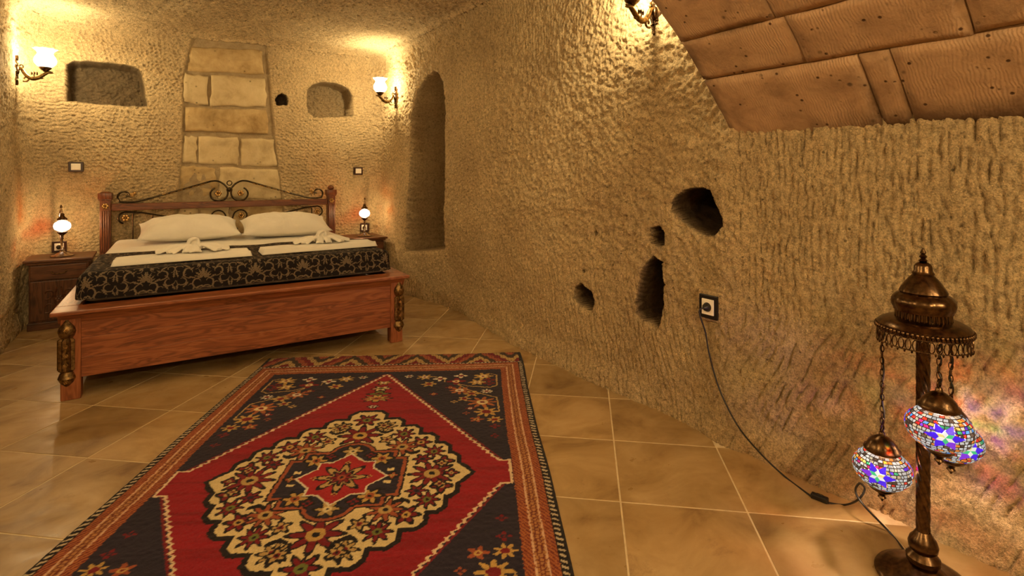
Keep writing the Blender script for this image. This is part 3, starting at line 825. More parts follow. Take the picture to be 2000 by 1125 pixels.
# pillows
def pillow_mesh(wd, dp, ht, seed):
    n = 44
    g = np.linspace(-1, 1, n); gu, gv = np.meshgrid(g, np.linspace(-1, 1, 30))
    ox = gu * wd * (1 - .06 * (1 - gv ** 2)) ; oy = gv * dp * (1 - .12 * (1 - gu ** 2))
    tk = np.clip(1 - np.abs(gu) ** 2.6, 0, 1) ** .62 * np.clip(1 - np.abs(gv) ** 2.4, 0, 1) ** .62
    wr = .007 * fbm2(gu * 4 + seed, gv * 2.2, 3, seed) + .006 * np.sin(gu * 17 + gv * 5 + seed) * np.abs(gu) ** 3
    zt = ht * .66 * tk * (1 + .10 * n2(gu * 1.6 + seed, gv * 1.6, seed)) + wr * (tk > .02); zb = -ht * .46 * tk
    nv, nu = gu.shape
    top = np.stack([ox, oy, zt], -1).reshape(-1, 3); bot = np.stack([ox, oy, zb], -1).reshape(-1, 3)
    V = np.concatenate([top, bot]); Q = [grid_quads(nv, nu), grid_quads(nv, nu, True) + nv * nu]
    me = fast_mesh('pillow', V, np.concatenate(Q))
    bm = bmesh.new(); bm.from_mesh(me); bmesh.ops.remove_doubles(bm, verts=bm.verts[:], dist=.0008); bm.to_mesh(me); bm.free()
    return me
for k, (u0, v0, rz, tilt, lab) in enumerate(((.315, 5.55, -.02, .20, 'plump white pillow nearer the left nightstand'), (1.09, 5.44, -.07, .20, 'plump white pillow nearer the right nightstand'))):
    o = link_me('pillow', pillow_mesh(.385, .245, .182, 3 + k * 8), 'cotton')
    o.location = (u0, v0 - .06, MT + .100); o.rotation_euler = (tilt, 0, rz); tag(o, lab, 'pillow', 'white pillows on the bed')
# towels on the throw
def towel(name, u0, u1, v0, lab):
    L, Dp = u1 - u0, .23
    nx, ny = 70, 18; t = []
    xs = np.linspace(0, L, nx); out = []
    gx, gy = np.meshgrid(xs, np.linspace(0, Dp, ny))
    gyw = gy + .010 * n2(gx * 5 + u0 * 9, gy * 0, 4) + .02 * (gx / L - .5)
    e = np.minimum(np.minimum(gx, L - gx), np.minimum(gy, Dp - gy))
    zt = .036 * np.sqrt(np.clip(1 - (1 - np.clip(e / .014, 0, 1)) ** 2, 0, 1)) * (.8 + .2 * n2(gx * 6, gy * 8, 3)) + .002
    zt += .004 * (gy < .035) - .005 * (np.abs(gy - .045) < .006)
    V = np.concatenate([np.stack([gx, gyw, zt], -1).reshape(-1, 3), np.stack([gx, gyw, zt * 0], -1).reshape(-1, 3)])
    Q = np.concatenate([grid_quads(ny, nx), grid_quads(ny, nx, True) + nx * ny])
    i = np.arange(nx * ny).reshape(ny, nx); ring = list(i[0]) + list(i[1:, -1]) + list(i[-1, -2::-1]) + list(i[-2:0:-1, 0]); m = len(ring)
    Q = np.concatenate([Q, np.array([[ring[k], ring[k] + nx * ny, ring[(k + 1) % m] + nx * ny, ring[(k + 1) % m]] for k in range(m)])])
    o = link_me(name, fast_mesh(name, V, Q), 'terry'); o.location = (u0, v0, MT + .018); o.rotation_euler = (0, 0, -.035)
    return tag(o, lab, 'towel', 'folded white towels on the throw')
towel('folded_towel', -.185, .60, 4.06, 'long folded white towel on the throw at the left half of the bed')
towel('folded_towel', .665, 1.50, 4.06, 'long folded white towel on the throw at the right half of the bed')
def bow(u0, v0, sc, seed, lab):
    rnd = random.Random(seed); mb = MB()
    lobes = [(0.05, 1.0, .034), (.55, .72, .03), (-.45, .80, .032), (pi - .1, 1.0, .034), (pi + .5, .75, .03), (pi - .6, .62, .03), (-1.25, .50, .030), (1.9, .45, .026), (-1.9, .55, .03)]
    for an, ln, hh in lobes:
        an += rnd.uniform(-.12, .12); L = sc * ln
        for dk, dz, r_ in ((-.16, 0, .0085), (-.06, .009, .0095), (.05, .003, .010), (.15, .011, .0085), (.25, -.004, .008)):
            a2 = an + dk
            mb.tube([(L * t * math.cos(a2), L * t * math.sin(a2) * .62, .008 + dz * t + hh * math.sin(min(1, t * 1.15) * pi) * .7 + .024 * (1 - t)) for t in (0, .15, .3, .45, .6, .75, .9, 1)],
                    lambda t, r_=r_: r_ * (.8 + .7 * t - .6 * t ** 5), 8)
    mb.tube([(.030 * math.cos(a), .012 + .010 * math.sin(2 * a), .058 + .030 * math.sin(a)) for a in np.linspace(0, 2 * pi, 15)[:-1]], .013, 8, closed=True, flat=2.0)
    mb.ball((0, .016, .050), (.027, .016, .034), 12, 8).ball((.03, .0, .035), (.03, .03, .022), 10, 6).ball((-.03, .0, .035), (.03, .03, .022), 10, 6)
    o = mb.build('twisted_towel', 'terry')
    for v in o.data.vertices: v.co.z = max(v.co.z, .001)
    rm = o.modifiers.new('remesh', 'REMESH'); rm.mode = 'VOXEL'; rm.voxel_size = .0045; rm.use_smooth_shade = True
    sm = o.modifiers.new('smooth', 'SMOOTH'); sm.iterations = 2; sm.factor = .5
    o.location = (u0, v0, MT + .054); o.rotation_euler = (0, 0, -.1)
    tag(o, lab, 'towel', 'twisted white towels on the throw')
bow(.26, 4.23, .22, 3, 'white towel twisted into a fan on the left folded towel')
bow(1.12, 4.23, .21, 8, 'white towel twisted into a fan on the right folded towel')
# ------------------------------------------------------------------ nightstands
def nightstand(x0, x1, y0, y1, h, lab):
    t = thing('nightstand', lab, 'nightstand', ((x0 + x1) / 2, (y0 + y1) / 2, 0), 0, 'dark wooden nightstands'); W2, D2 = (x1 - x0) / 2, (y1 - y0) / 2
    MB().box(-W2 + .02, W2 - .02, -D2 + .025, D2, .06, h - .03, .003).build('cabinet_body', 'dark_wood_z', t, smooth=False)
    MB().box(-W2 + .012, W2 - .012, -D2 + .012, D2, 0, .06, .004).build('plinth', 'dark_wood_x', t, smooth=False)
    tp = MB().box(-W2 - .012, W2 + .012, -D2 - .012, D2, h - .022, h, .006)
    tp.box(-W2 + .004, W2 - .004, -D2 + .004, D2, h - .04, h - .022, .004); tp.build('cabinet_top', 'dark_wood_x', t, smooth=False)
    dr = MB().box(-W2 + .03, W2 - .03, -D2 + .010, -D2 + .027, h - .165, h - .05, .004).build('drawer', 'dark_wood_x', t, smooth=False)
    hb = MB()
    hb.tube([(.045 * math.cos(a), -D2 - .004 - .012 * math.sin(a), h - .105 - .012 * math.sin(a)) for a in np.linspace(pi, 0, 9)], .0035, 6)
    hb.ball((-.045, -D2 + .006, h - .103), .007, 8, 5).ball((.045, -D2 + .006, h - .103), .007, 8, 5); hb.build('handle', 'dark_bronze', dr)
    do = MB().box(-W2 + .03, W2 - .03, -D2 + .010, -D2 + .027, .075, h - .175, .004).build('door', 'dark_wood_z', t, smooth=False)
    cv = MB()
    for sx in (-1, 1):
        for zc in (.18, .29):
            cv.tube([(sx * (.07 + a), -D2 + .010, zc + b) for a, b in arc(0, 0, .012, .048, 0, 1.6 * pi, 18)], .006, 6)
        cv.tube([(sx * .015, -D2 + .010, .13), (sx * .03, -D2 + .010, .24), (sx * .012, -D2 + .01, .34)], .006, 6)
    cv.flower((0, -D2 + .009, .24), .03, 'y', 6, .008); cv.build('carving', 'dark_wood_x', do)
    return t
NSH = .565
nsl = nightstand(-.80, -.385, 5.62, 6.03, NSH, 'dark wooden nightstand with a carved door beside the left wall')
nsr = nightstand(1.77, 2.17, 5.58, 6.02, NSH, 'dark wooden nightstand half hidden behind the right side of the bed')
# ------------------------------------------------------------------ table lamps
def table_lamp(x, y, lab, rz):
    t = thing('table_lamp', lab, 'lamp', (x, y, NSH), rz, 'small globe lamps on the nightstands')
    MB().lathe([(.075, 0), (.078, .006), (.066, .012), (.05, .016), (.036, .026), (.02, .034), (.014, .045), (.018, .054), (.010, .062)], 28,
               mod=lambda th, j: 1 + .05 * math.cos(8 * th)).build('base', 'nickel', t)
    MB().tube(smooth_path([(0, .02, .05), (0, .035, .12), (0, .090, .20), (0, .106, .28), (0, .085, .355), (0, .035, .392), (0, .004, .372), (0, 0, .345)]), .006, 10).build('swan_neck', 'nickel', t)
    MB().lathe([(.012, .06), (.007, .08), (.007, .14), (.012, .15), (.006, .158)], 14).build('stem', 'nickel', t)
    MB().lathe([(.02, .300), (.036, .305), (.034, .315), (.022, .326), (.014, .34), (.016, .35), (.006, .362)], 20).build('globe_cap', 'antique_brass', t)
    MB().lathe([(.003, .155), (.010, .162), (.008, .172), (.02, .182), (.034, .196), (.036, .204), (.02, .207)], 20).build('lower_cap', 'antique_brass', t)
    g = MB().lathe([(.03, .212)] + [(.058 * math.cos(a) ** .45, .253 + .038 * math.sin(a)) for a in np.linspace(-1.15, 1.15, 15)] + [(.03, .296)], 32, cap=False)
    g.build('glass_globe', 'table_globe_glass', t)
    MB().lathe([(.004, .40), (.010, .405), (.008, .418), (.002, .43)], 10, 0, .035).build('finial', 'antique_brass', t)
    l = bpy.data.lights.new('bulb', 'POINT'); l.energy = 2.6; l.color = (1, .78, .5); l.shadow_soft_size = .012
    lo = bpy.data.objects.new('bulb', l); COL.objects.link(lo); lo.parent = t; lo.location = (0, 0, .253)
    return t
table_lamp(-.59, 5.80, 'small lamp with a glowing globe on the left nightstand', .3)
table_lamp(1.99, 5.77, 'small lamp with a glowing globe on the right nightstand', -.4)
# ------------------------------------------------------------------ switches and sockets
def plate(name, lab, cat, loc, rz, wd, ht, group=None, plug=False, frame='brown_plastic'):
    t = thing(name, lab, cat, loc, rz, group)                 # local -y faces the room
    MB().box(-wd / 2, wd / 2, -.014, .03, -ht / 2, ht / 2, .003).build('frame', frame, t, smooth=False)
    ins = MB().box(-wd * .32, wd * .32, -.019, -.008, -ht * .33, ht * .33, .002)
    io = ins.build('insert', 'ivory_plastic', t, smooth=False)
    if plug:
        MB().lathe([(.0195, -.0192), (.0205, -.021), (.0195, -.022), (.016, -.0205)], 24, axis='y').build('socket_ring', 'ivory_plastic', io)
        MB().lathe([(.017, -.020), (.019, -.032), (.016, -.045), (.008, -.052), (.004, -.058)], 20, axis='y').build('plug', 'black_plastic', t)
    else:
        MB().box(-wd * .26, wd * .26, -.023, -.012, -ht * .27, ht * .27, .0025).build('rocker', 'ivory_plastic', t, smooth=False)
    return t
def on_back(px, py): 
    x, z = back_pt(px, py, YB); return (x, YB + und1(x, YB, z) - .012, z)
plate('light_switch', 'brown framed ivory light switch above the left table lamp', 'light switch', on_back(149, 326), 0, .105, .088, 'light switches on the bed wall')
plate('light_switch', 'brown framed ivory light switch above the right table lamp', 'light switch', on_back(699, 334), 0, .105, .088, 'light switches on the bed wall')
plate('wall_socket', 'brown framed socket with a plug behind the left table lamp', 'socket', on_back(117, 481), 0, .10, .095, 'sockets behind the table lamps', True)
plate('wall_socket', 'brown framed socket with a plug behind the right table lamp', 'socket', (2.094, 6.058 + und1(2.10, 6.08, .63), .632), -.54, .10, .095, 'sockets behind the table lamps', True)
sv, sz = side_pt(1393, 597, XR)
sx_ = XR + und1(XR, sv, sz) - .010
tb = plate('wall_socket', 'dark framed socket on the long wall beside the holes, black plug in', 'socket', (sx_ - .022, sv, sz), -pi / 2, .10, .112, None, False, 'black_plastic')
MB().box(-.062, .075, -.004, .09, -.07, .075, .008).build('plaster_box', 'rock', tb, smooth=False)
for ch in list(tb.children):
    if ch.name.startswith('rocker'): bpy.data.objects.remove(ch)
io = [c for c in tb.children if c.name.startswith('insert')][0]
MB().lathe([(.021, -.0192), (.022, -.021), (.0205, -.022), (.017, -.0205)], 24, axis='y').build('socket_ring', 'black_plastic', io)
# ------------------------------------------------------------------ wall sconces
def sconce(lab, loc, rz, power=None, group='brass sconces with tulip shades'):
    """local -y points into the room; origin on the wall at the middle of the back plate"""
    t = thing('wall_sconce', lab, 'sconce', loc, rz, group)
    out = []
    for i in range(48):
        a = 2 * pi * i / 48
        r = 1 + .16 * math.cos(6 * a + .4) + .06 * math.cos(13 * a)
        zz = .115 * math.sin(a); out.append((.034 * r * math.cos(a) * (1 - .35 * abs(math.sin(a))), zz * (1 + .08 * math.cos(5 * a))))
    bp = MB().prism(out, -.006, .035); bp.ball((0, -.008, 0), (.024, .016, .042), 12, 8)
    for s_ in (-1, 1):
        bp.tube([(s_ * (.018 + a), -.010, .055 + b) for a, b in arc(0, 0, .003, .016, 0, 1.5 * pi, 12)], .005, 6)
        bp.tube([(s_ * (.018 + a), -.010, -.055 - b) for a, b in arc(0, 0, .003, .016, 0, 1.5 * pi, 12)], .005, 6)
    bp.ball((0, -.010, .098), (.010, .008, .024), 8, 6); bp.ball((0, -.010, -.098), (.010, .008, .024), 8, 6)
    bp.build('back_plate', 'antique_brass', t)
    ar = MB(); path = smooth_path([(0, -.010, .018), (0, -.035, .012), (0, -.058, -.028), (0, -.095, -.056), (0, -.135, -.048), (0, -.170, -.018), (0, -.196, .002), (0, -.228, .008)])
    ar.tube(path, lambda q: .0165 - .006 * abs(q - .45) * 2 if q < .9 else .0105 * (1 - (q - .9) * 8), 12)
    ar.tube([(0, -.058 + a, -.062 + b) for a, b in arc(0, 0, .004, .026, -.3, 1.7 * pi, 18)], .006, 8)
    ar.tube([(0, -.03 + a, .036 + b) for a, b in arc(0, 0, .004, .018, -.5, 1.4 * pi, 14)], .005, 8)
    for k, (yy, zz, e) in enumerate(((-.105, -.066, (.010, .022, .008)), (-.145, -.050, (.011, .024, .008)), (-.205, -.002, (.013, .026, .007)), (-.085, -.05, (.012, .02, .008)))):
        ar.ball((0, yy, zz), e, 8, 5)
    ar.build('arm', 'pale_brass', t)
    fl = MB(); fl.tube([(0, -.112, -.045), (0, -.108, -.025), (0, -.112, -.012)], .004, 6)
    for a in (-1, 0, 1): fl.ball((0, -.112 + a * .016, -.010 - abs(a) * .004), (.006, .007, .014), 6, 5)
    fl.build('arm_flower', 'antique_brass', t)
    MB().lathe([(.010, .004), (.016, .012), (.030, .022), (.040, .034), (.042, .042), (.034, .044)], 24, 0, -.178, 0).build('shade_cup', 'antique_brass', t)
    pf = [(.030, .040), (.050, .052), (.068, .074), (.073, .098), (.066, .122), (.054, .142), (.049, .156), (.055, .172), (.068, .186), (.074, .192)]
    MB().lathe(pf, 48, 0, -.178, 0, mod=lambda th, j: 1 + (.10 * max(0, (j - .72)) / .28 + .02) * math.cos(8 * th), cap=False).build('glass_shade', 'opal_glass', t)
    l = bpy.data.lights.new('bulb', 'POINT'); l.energy = power or SCONCE_W; l.color = LAMP; l.shadow_soft_size = .03
    lo = bpy.data.objects.new('bulb', l); COL.objects.link(lo); lo.parent = t; lo.location = (0, -.178, .105)
    return t
sconce('brass sconce with a glowing tulip shade above the left nightstand', (XL + und1(XL, 5.72, 2.08) * -1, 5.72, 2.085), pi / 2)
sconce('brass sconce with a glowing tulip shade between bed wall and arched alcove', (XR, 5.48, 2.095), -pi / 2)
sconce('brass sconce cut by the frame beside the stone arch', (XR, 1.89, 2.115), -pi / 2)
for y_, w_ in ((3.1, 'halfway along the left wall'), (.9, 'on the left wall near the viewpoint')): sconce('brass sconce %s, out of the picture' % w_, (XL, y_, 2.1), pi / 2, 22.0)
for x_, w_ in ((.1, 'straight behind the viewpoint'), (1.3, 'behind the stone arch')): sconce('brass sconce on the front wall %s, out of the picture' % w_, (x_, YF, 2.1), pi, 45.0)
# ------------------------------------------------------------------ rug
def rug_colors(S, T):
    nav = (.022, .017, .034); red = (.26, .010, .020); cream = (.62, .50, .27); org = (.36, .115, .040); gold = (.46, .29, .09)
    grn = (.14, .16, .035); dred = (.17, .010, .018); blk = (.012, .009, .012); rust = (.30, .075, .035); white = (.62, .55, .42); tan = (.42, .28, .11)
    S = S + .0025 * n2(S * 120, T * 120, 1); T = T + .0025 * n2(S * 120 + 9, T * 120, 2)
    A_, B_ = np.abs(S), np.abs(T)
    col = np.empty(S.shape + (3,)); col[:] = nav
    def put(m, c): col[m] = c
    bl = n2(S * 3, T * 40, 3)
    # corner fields: flowers and vines
    def flower(cx, cy, r, n, c_p, c_in, c_o=None, asp=1.0, ph=0.0):
        box = (np.abs(A_ - cx) < r * 1.5) & (np.abs(B_ - cy) < r * 1.5 * asp)
        if not box.any(): return
        x, y = A_[box] - cx, (B_[box] - cy) / asp
        d = np.hypot(x, y); a = np.arctan2(y, x); re = r * (.72 + .28 * np.cos(n * a + ph))
        sub = col[box]
        if c_o is not None: sub[d < re * 1.12 + .010] = c_o
        sub[d < re] = c_p
        sub[(d < re) & (d > r * .42) & (np.abs(np.mod(a * n / 2 / pi + .5 + ph / 2 / pi, 1) - .5) > .43)] = c_o if c_o is not None else blk
        sub[d < r * .38] = c_in
        sub[d < r * .16] = c_o if c_o is not None else dred
        col[box] = sub
    def vine(pts, c, wd=.0042):
        for (ax, ay), (bx, by) in zip(pts[:-1], pts[1:]):
            exx, eyy = bx - ax, by - ay
            t = np.clip(((A_ - ax) * exx + (B_ - ay) * eyy) / (exx * exx + eyy * eyy), 0, 1)
            put(np.hypot(A_ - ax - t * exx, B_ - ay - t * eyy) < wd, c)
    vine([(.64, 1.08), (.672, 1.06), (.672, .90), (.63, .875), (.50, .90), (.42, .95)], tan)
    vine([(.42, .95), (.52, .83), (.665, .73), (.672, .56), (.63, .545)], tan)
    vine([(.25, 1.06), (.36, 1.04), (.36, .97)], tan, .003)
    for f in ((.59, 1.045, .050, 7, gold, cream), (.455, 1.06, .034, 4, white, dred), (.33, 1.02, .034, 4, white, dred), (.43, .975, .046, 4, dred, cream),
              (.235, 1.055, .040, 7, gold, white), (.14, 1.075, .022, 6, white, dred), (.27, .945, .036, 6, gold, dred), (.555, .955, .042, 6, gold, cream),
              (.625, .985, .03, 4, dred, nav), (.625, .935, .03, 4, dred, nav), (.455, .84, .050, 8, org, white), (.40, .885, .024, 4, dred, gold), (.61, .82, .028, 8, white, dred),
              (.525, .79, .038, 6, gold, dred), (.31, .80, .020, 4, dred, gold), (.485, .725, .03, 5, tan, dred), (.585, .675, .066, 9, org, cream), (.43, .69, .018, 4, tan, nav), (.605, .555, .052, 8, gold, dred),
              (.52, .60, .022, 4, dred, white), (.555, .47, .030, 5, rust, gold), (.645, .465, .034, 7, gold, dred), (.645, .395, .022, 4, dred, nav), (.64, .30, .018, 4, dred, nav), (.50, .545, .016, 4, rust, nav)):
        flower(f[0], f[1], f[2] * 1.28, *f[3:], asp=.85)
    # red field
    hwid = np.where(B_ > .085, .645 * (1.115 - B_) / 1.03, .690)
    dd = (A_ - hwid) * np.where(B_ > .085, .847, 1.0)
    zig = .006 * (np.abs(np.mod(T / .030, 1) - .5) * 4 - 1)
    inside = (dd < 0) & (B_ < 1.115)
    put(inside, red); put(inside & (bl > .35), (.22, .009, .017))
    put((np.abs(dd + zig * (B_ > .1)) < .0055) & (B_ < 1.115), (.66, .50, .34)); put((dd > .0055 + np.abs(zig)) & (dd < .018) & (B_ < 1.12), dred)
    put((np.abs(B_ - .085) < .005) & (A_ > .64) & (A_ < .695), (.66, .50, .34))
    # hanging palmettes at both tips of the field
    for (cy, r, n, cp, ci) in ((.985, .045, 6, gold, white), (.90, .05, 6, cream, grn), (.83, .055, 4, grn, dred), (.765, .072, 9, gold, rust), (.66, .026, 6, white, dred)):
        flower(0, cy, r, n, cp, ci, blk, .6, .5)
    # cream medallion of stepped lobes
    B0 = B_; B_ = B_ / 1.06
    AA = A_; A_ = A_ / .965
    sd = (A_ / .49 + B_ / .50 - 1) * .354
    lob = [(0, .475, .085), (.115, .405, .070), (.215, .325, .070), (.305, .245, .066), (.375, .165, .062), (.425, .085, .055), (.475, 0, .045)]
    for cx, cy, h_ in lob:
        bx = np.maximum(np.abs(A_ - cx), np.abs(B_ - cy)); cr = np.abs(A_ - cx) + np.abs(B_ - cy)
        sd = np.minimum(sd, np.maximum(bx - h_, (cr - h_ * 1.62) * .7))
    sd = np.minimum(sd, np.maximum((A_ - .545) + B_ * .9, .44 - A_))
    put(sd < .022, blk); put(sd < 0, cream)
    for k, (cx, cy, h_) in enumerate(lob[:-1]):
        flower(cx, cy, h_ * .66, (7, 8, 8, 6, 8, 4)[k], (dred, tan, dred, dred, dred, dred)[k], (grn, dred, grn, gold, grn, tan)[k], blk)
    B_ = B0; A_ = AA
    # second ring inside the medallion
    for f in ((.365, 0, .085, 10, dred, tan), (.215, .225, .066, 9, rust, tan), (0, .345, .088, 8, dred, gold), (.095, .44, .030, 5, tan, dred),
              (.315, .115, .034, 6, dred, nav), (.135, .30, .030, 5, tan, dred), (.445, .0, .024, 4, dred, tan), (.40, .075, .02, 4, tan, dred)):
        flower(*f[:5], f[5], blk)
    for cx, cy in ((.115, .365), (.265, .165)):
        put((np.abs(np.abs(A_ - cx) * .6 - (B_ - cy)) < .011) & (np.abs(A_ - cx) < .034), blk)
    # dark heart
    oc = np.minimum(np.maximum(A_ - .235, B_ - .125), np.maximum(A_ - .185, B_ - .185)); oc = np.minimum(oc, np.hypot(A_, B_ - .175) - .085)
    put(oc < .022, blk); put(oc < .014, rust); put(oc < 0, nav)
    for f in ((.14, .135, .046, 6, gold, rust), (0, .205, .044, 6, tan, cream), (.205, .0, .022, 4, rust, gold), (.085, .165, .022, 4, dred, nav)): flower(*f[:5], f[5], blk)
    put((np.abs(A_ - .19) < .014) & (np.abs(B_ - .045) < .008), cream)
    st = np.minimum(np.maximum(A_, B_) - .112, (A_ + B_) * .7071 - .125)
    put(st < .008, white); put(st < 0, (.33, .016, .024))
    flower(0, 0, .094, 8, tan, dred, blk); flower(0, 0, .046, 8, dred, rust, blk)
    flower(.112, 0, .014, 4, gold, dred); flower(0, .112, .014, 4, gold, dred)
    # borders
    side = A_ > .700; end = B_ > 1.155
    q = np.where(end & (B_ - 1.155 >= A_ - .70), B_ - 1.155, A_ - .70); run = np.where(q == B_ - 1.155, S, T)
    bo = side | (B_ > 1.155)
    her = np.mod((run + np.where(np.mod(q / .0385, 2) < 1, q, -q) * 1.3) / .020, 1) < .45
    put(bo, org); put(bo & her, (.16, .025, .018))
    mid = bo & (q > .041) & (q < .077)
    put(mid, (.40, .18, .065)); put(mid & ((np.mod(run / .018 + (np.abs(q - .059) > .008) * .5, 1) < .25) | (np.abs(np.abs(q - .059) - .008) < .0022)), (.15, .03, .02))
    for lq in (.0385, .0795): put(bo & (np.abs(q - lq) < .003), (.60, .38, .25))
    put(bo & (q > .116), blk); put(bo & (q > .121) & (q < .142) & (np.mod(run / .026 + q * 18, 1) < .42), (.50, .42, .30))
    put((A_ > .846), blk)
    kil = (B_ > 1.285) & (A_ < .83)
    tt = (B_ - 1.285) / .18; zg = np.abs(np.mod(S / .42 + .15, 1) - .5) * 2
    band = np.mod((tt * .9 + zg * 1.6) * 3.2 + .15 * np.sin(S * 160), 4)
    for k, c in enumerate((dred, tan, (.05, .03, .02), rust)): put(kil & (np.floor(band) == k), c)
    put(kil & (np.mod(S / .018, 1) < .3) & (np.mod(T / .022, 1) < .35), blk)
    put((B_ > 1.272) & (B_ < 1.287) & (A_ < .83), blk); put((np.abs(B_ - 1.280) < .004) & (A_ < .83) & (np.mod(S / .024, 1) < .6), white)
    put((B_ > 1.463), blk)
    return col * (1 + .10 * n2(S * 2, T * 55, 12))[..., None]
RW, RL = .855, 1.475
ss = steps((-RW, RW, .0041)); tt = steps((-RL, -.68, .02), (-.68, RL, .0041))
gs, gt = np.meshgrid(ss, tt)
edge = np.minimum(RW - np.abs(gs), RL - np.abs(gt))
zz = .011 * np.sqrt(np.clip(edge / .010, .02, 1)) + .0012 * n2(gs * 90, gt * 90, 5) + .0025 * n2(gs * 2.3, gt * 2.3, 6) + .002
xw = gs + .006 * n2(gs * 0 + 3, gt * 2.4, 8) * np.abs(gs) / RW
V2 = np.stack([xw, gt, zz], -1).reshape(-1, 3)
nv_, nu_ = gs.shape; i = np.arange(nv_ * nu_).reshape(nv_, nu_)
ring = np.concatenate([i[0], i[1:, -1], i[-1, -2::-1], i[-2:0:-1, 0]]); sk = V2[ring].copy(); sk[:, 2] = .0006; mm = len(ring); n0 = nv_ * nu_
ids = np.arange(mm); Qs = np.stack([ring, n0 + ids, n0 + (ids + 1) % mm, ring[(ids + 1) % mm]], 1)
me = fast_mesh('rug', np.concatenate([V2, sk]), np.concatenate([grid_quads(nv_, nu_), Qs]))
cc = rug_colors(gs, gt).reshape(-1, 3); set_attr(me, 'weave', np.concatenate([cc, cc[ring]]))
rug = link_me('rug', me, 'wool'); rug.location = (.652, 2.169, 0); rug.rotation_euler = (0, 0, math.atan2(-.512, .859))
tag(rug, 'red and navy wool rug with a cream medallion on the tile floor', 'rug')
# ------------------------------------------------------------------ floor lamp with three mosaic globes
lx, ly = room(.7796 * 1.62, 1.62)
lamp = thing('floor_lamp', 'antique brass floor lamp with three hanging mosaic glass globes', 'floor lamp', (lx, ly, 0))
MB().lathe([(.122, 0), (.125, .008), (.120, .016), (.104, .024), (.085, .030), (.062, .036), (.046, .05), (.034, .058)], 40).build('base', 'antique_brass', lamp)
MB().lathe([(.034, .056), (.043, .064), (.044, .078), (.036, .088), (.030, .094), (.037, .102), (.039, .116), (.034, .132), (.026, .142), (.021, .152), (.018, .156)], 32).build('collar', 'antique_brass', lamp)
n, m = 48, 90; vs = []
for j in range(m + 1):
    z = .15 + (.80 - .15) * j / m
    for i_ in range(n):
        a = 2 * pi * i_ / n; r = .0165 * (1 + .26 * abs(math.sin(3.5 * (a + z * 22))) - .13); vs.append((r * math.cos(a), r * math.sin(a), z))
MB().add(vs, [(j * n + i_, j * n + (i_ + 1) % n, (j + 1) * n + (i_ + 1) % n, (j + 1) * n + i_) for j in range(m) for i_ in range(n)]).build('twisted_pole', 'antique_brass', lamp, angle=80)
DZ = .772
cr = MB().lathe([(.02, DZ + .012), (.108, DZ + .010), (.116, DZ - .004), (.119, DZ), (.119, DZ + .016), (.112, DZ + .024), (.095, DZ + .033), (.078, DZ + .037), (.06, DZ + .038)], 56).build('crown_plate', 'antique_brass', lamp)
mb = MB()
for i_ in range(64):
    a = 2 * pi * i_ / 64; mb.ball((.1195 * math.cos(a), .1195 * math.sin(a), DZ + .006), (.0055, .0055, .009), 6, 4)
mb.build('beading', 'antique_brass', cr)
mb = MB()
for i_ in range(40):
    a = 2 * pi * i_ / 40; c_, s_ = math.cos(a), math.sin(a); R_ = .117
    mb.tube([(R_ * c_ - s_ * .0075 * math.cos(t), R_ * s_ + c_ * .0075 * math.cos(t), DZ - .022 + .016 * math.sin(t)) for t in np.linspace(0, 2 * pi, 11)[:-1]], .0016, 5, closed=True)
    mb.ball((R_ * math.cos(a + .078), R_ * math.sin(a + .078), DZ - .041), (.0032, .0032, .006), 5, 4)
for zz_ in (DZ - .004, DZ - .038): mb.tube([(.117 * math.cos(t), .117 * math.sin(t), zz_) for t in np.linspace(0, 2 * pi, 49)[:-1]], .002, 5, closed=True)
mb.build('fringe', 'antique_brass', lamp)
mb = MB()
for i_ in range(36):
    a = 2 * pi * i_ / 36; mb.tube([(.070 * math.cos(a), .070 * math.sin(a), DZ + .036), (.068 * math.cos(a), .068 * math.sin(a), DZ + .060)], .0028, 5)
mb.lathe([(.05, DZ + .036), (.062, DZ + .037), (.058, DZ + .058), (.04, DZ + .06)], 32); mb.build('gallery', 'antique_brass', lamp)
dome_mod = lambda th, j: 1 + (.035 * abs(math.cos(6 * th)) if j < .55 else 0)
MB().lathe([(.060, DZ + .058), (.073, DZ + .060), (.074, DZ + .066), (.078, DZ + .074), (.080, DZ + .084), (.078, DZ + .096), (.068, DZ + .108), (.058, DZ + .114), (.060, DZ + .119), (.056, DZ + .128), (.046, DZ + .146), (.036, DZ + .160),
            (.027, DZ + .170), (.029, DZ + .175), (.024, DZ + .182), (.023, DZ + .196), (.019, DZ + .204), (.010, DZ + .210)], 72, mod=dome_mod).build('dome', 'antique_brass', lamp)
MB().lathe([(.006, DZ + .208), (.013, DZ + .214), (.006, DZ + .220), (.011, DZ + .226), (.005, DZ + .233), (.008, DZ + .238), (.002, DZ + .252)], 14).build('finial', 'antique_brass', lamp)
view = math.atan2(-ly, -lx)            # from the lamp towards the viewpoint
GA, GB = .080, .060
def ell(th, ph, off=0.0):
    c = math.cos(ph); return ((GA + off) * c * math.cos(th), (GA + off) * c * math.sin(th), (GB + off) * math.sin(ph))
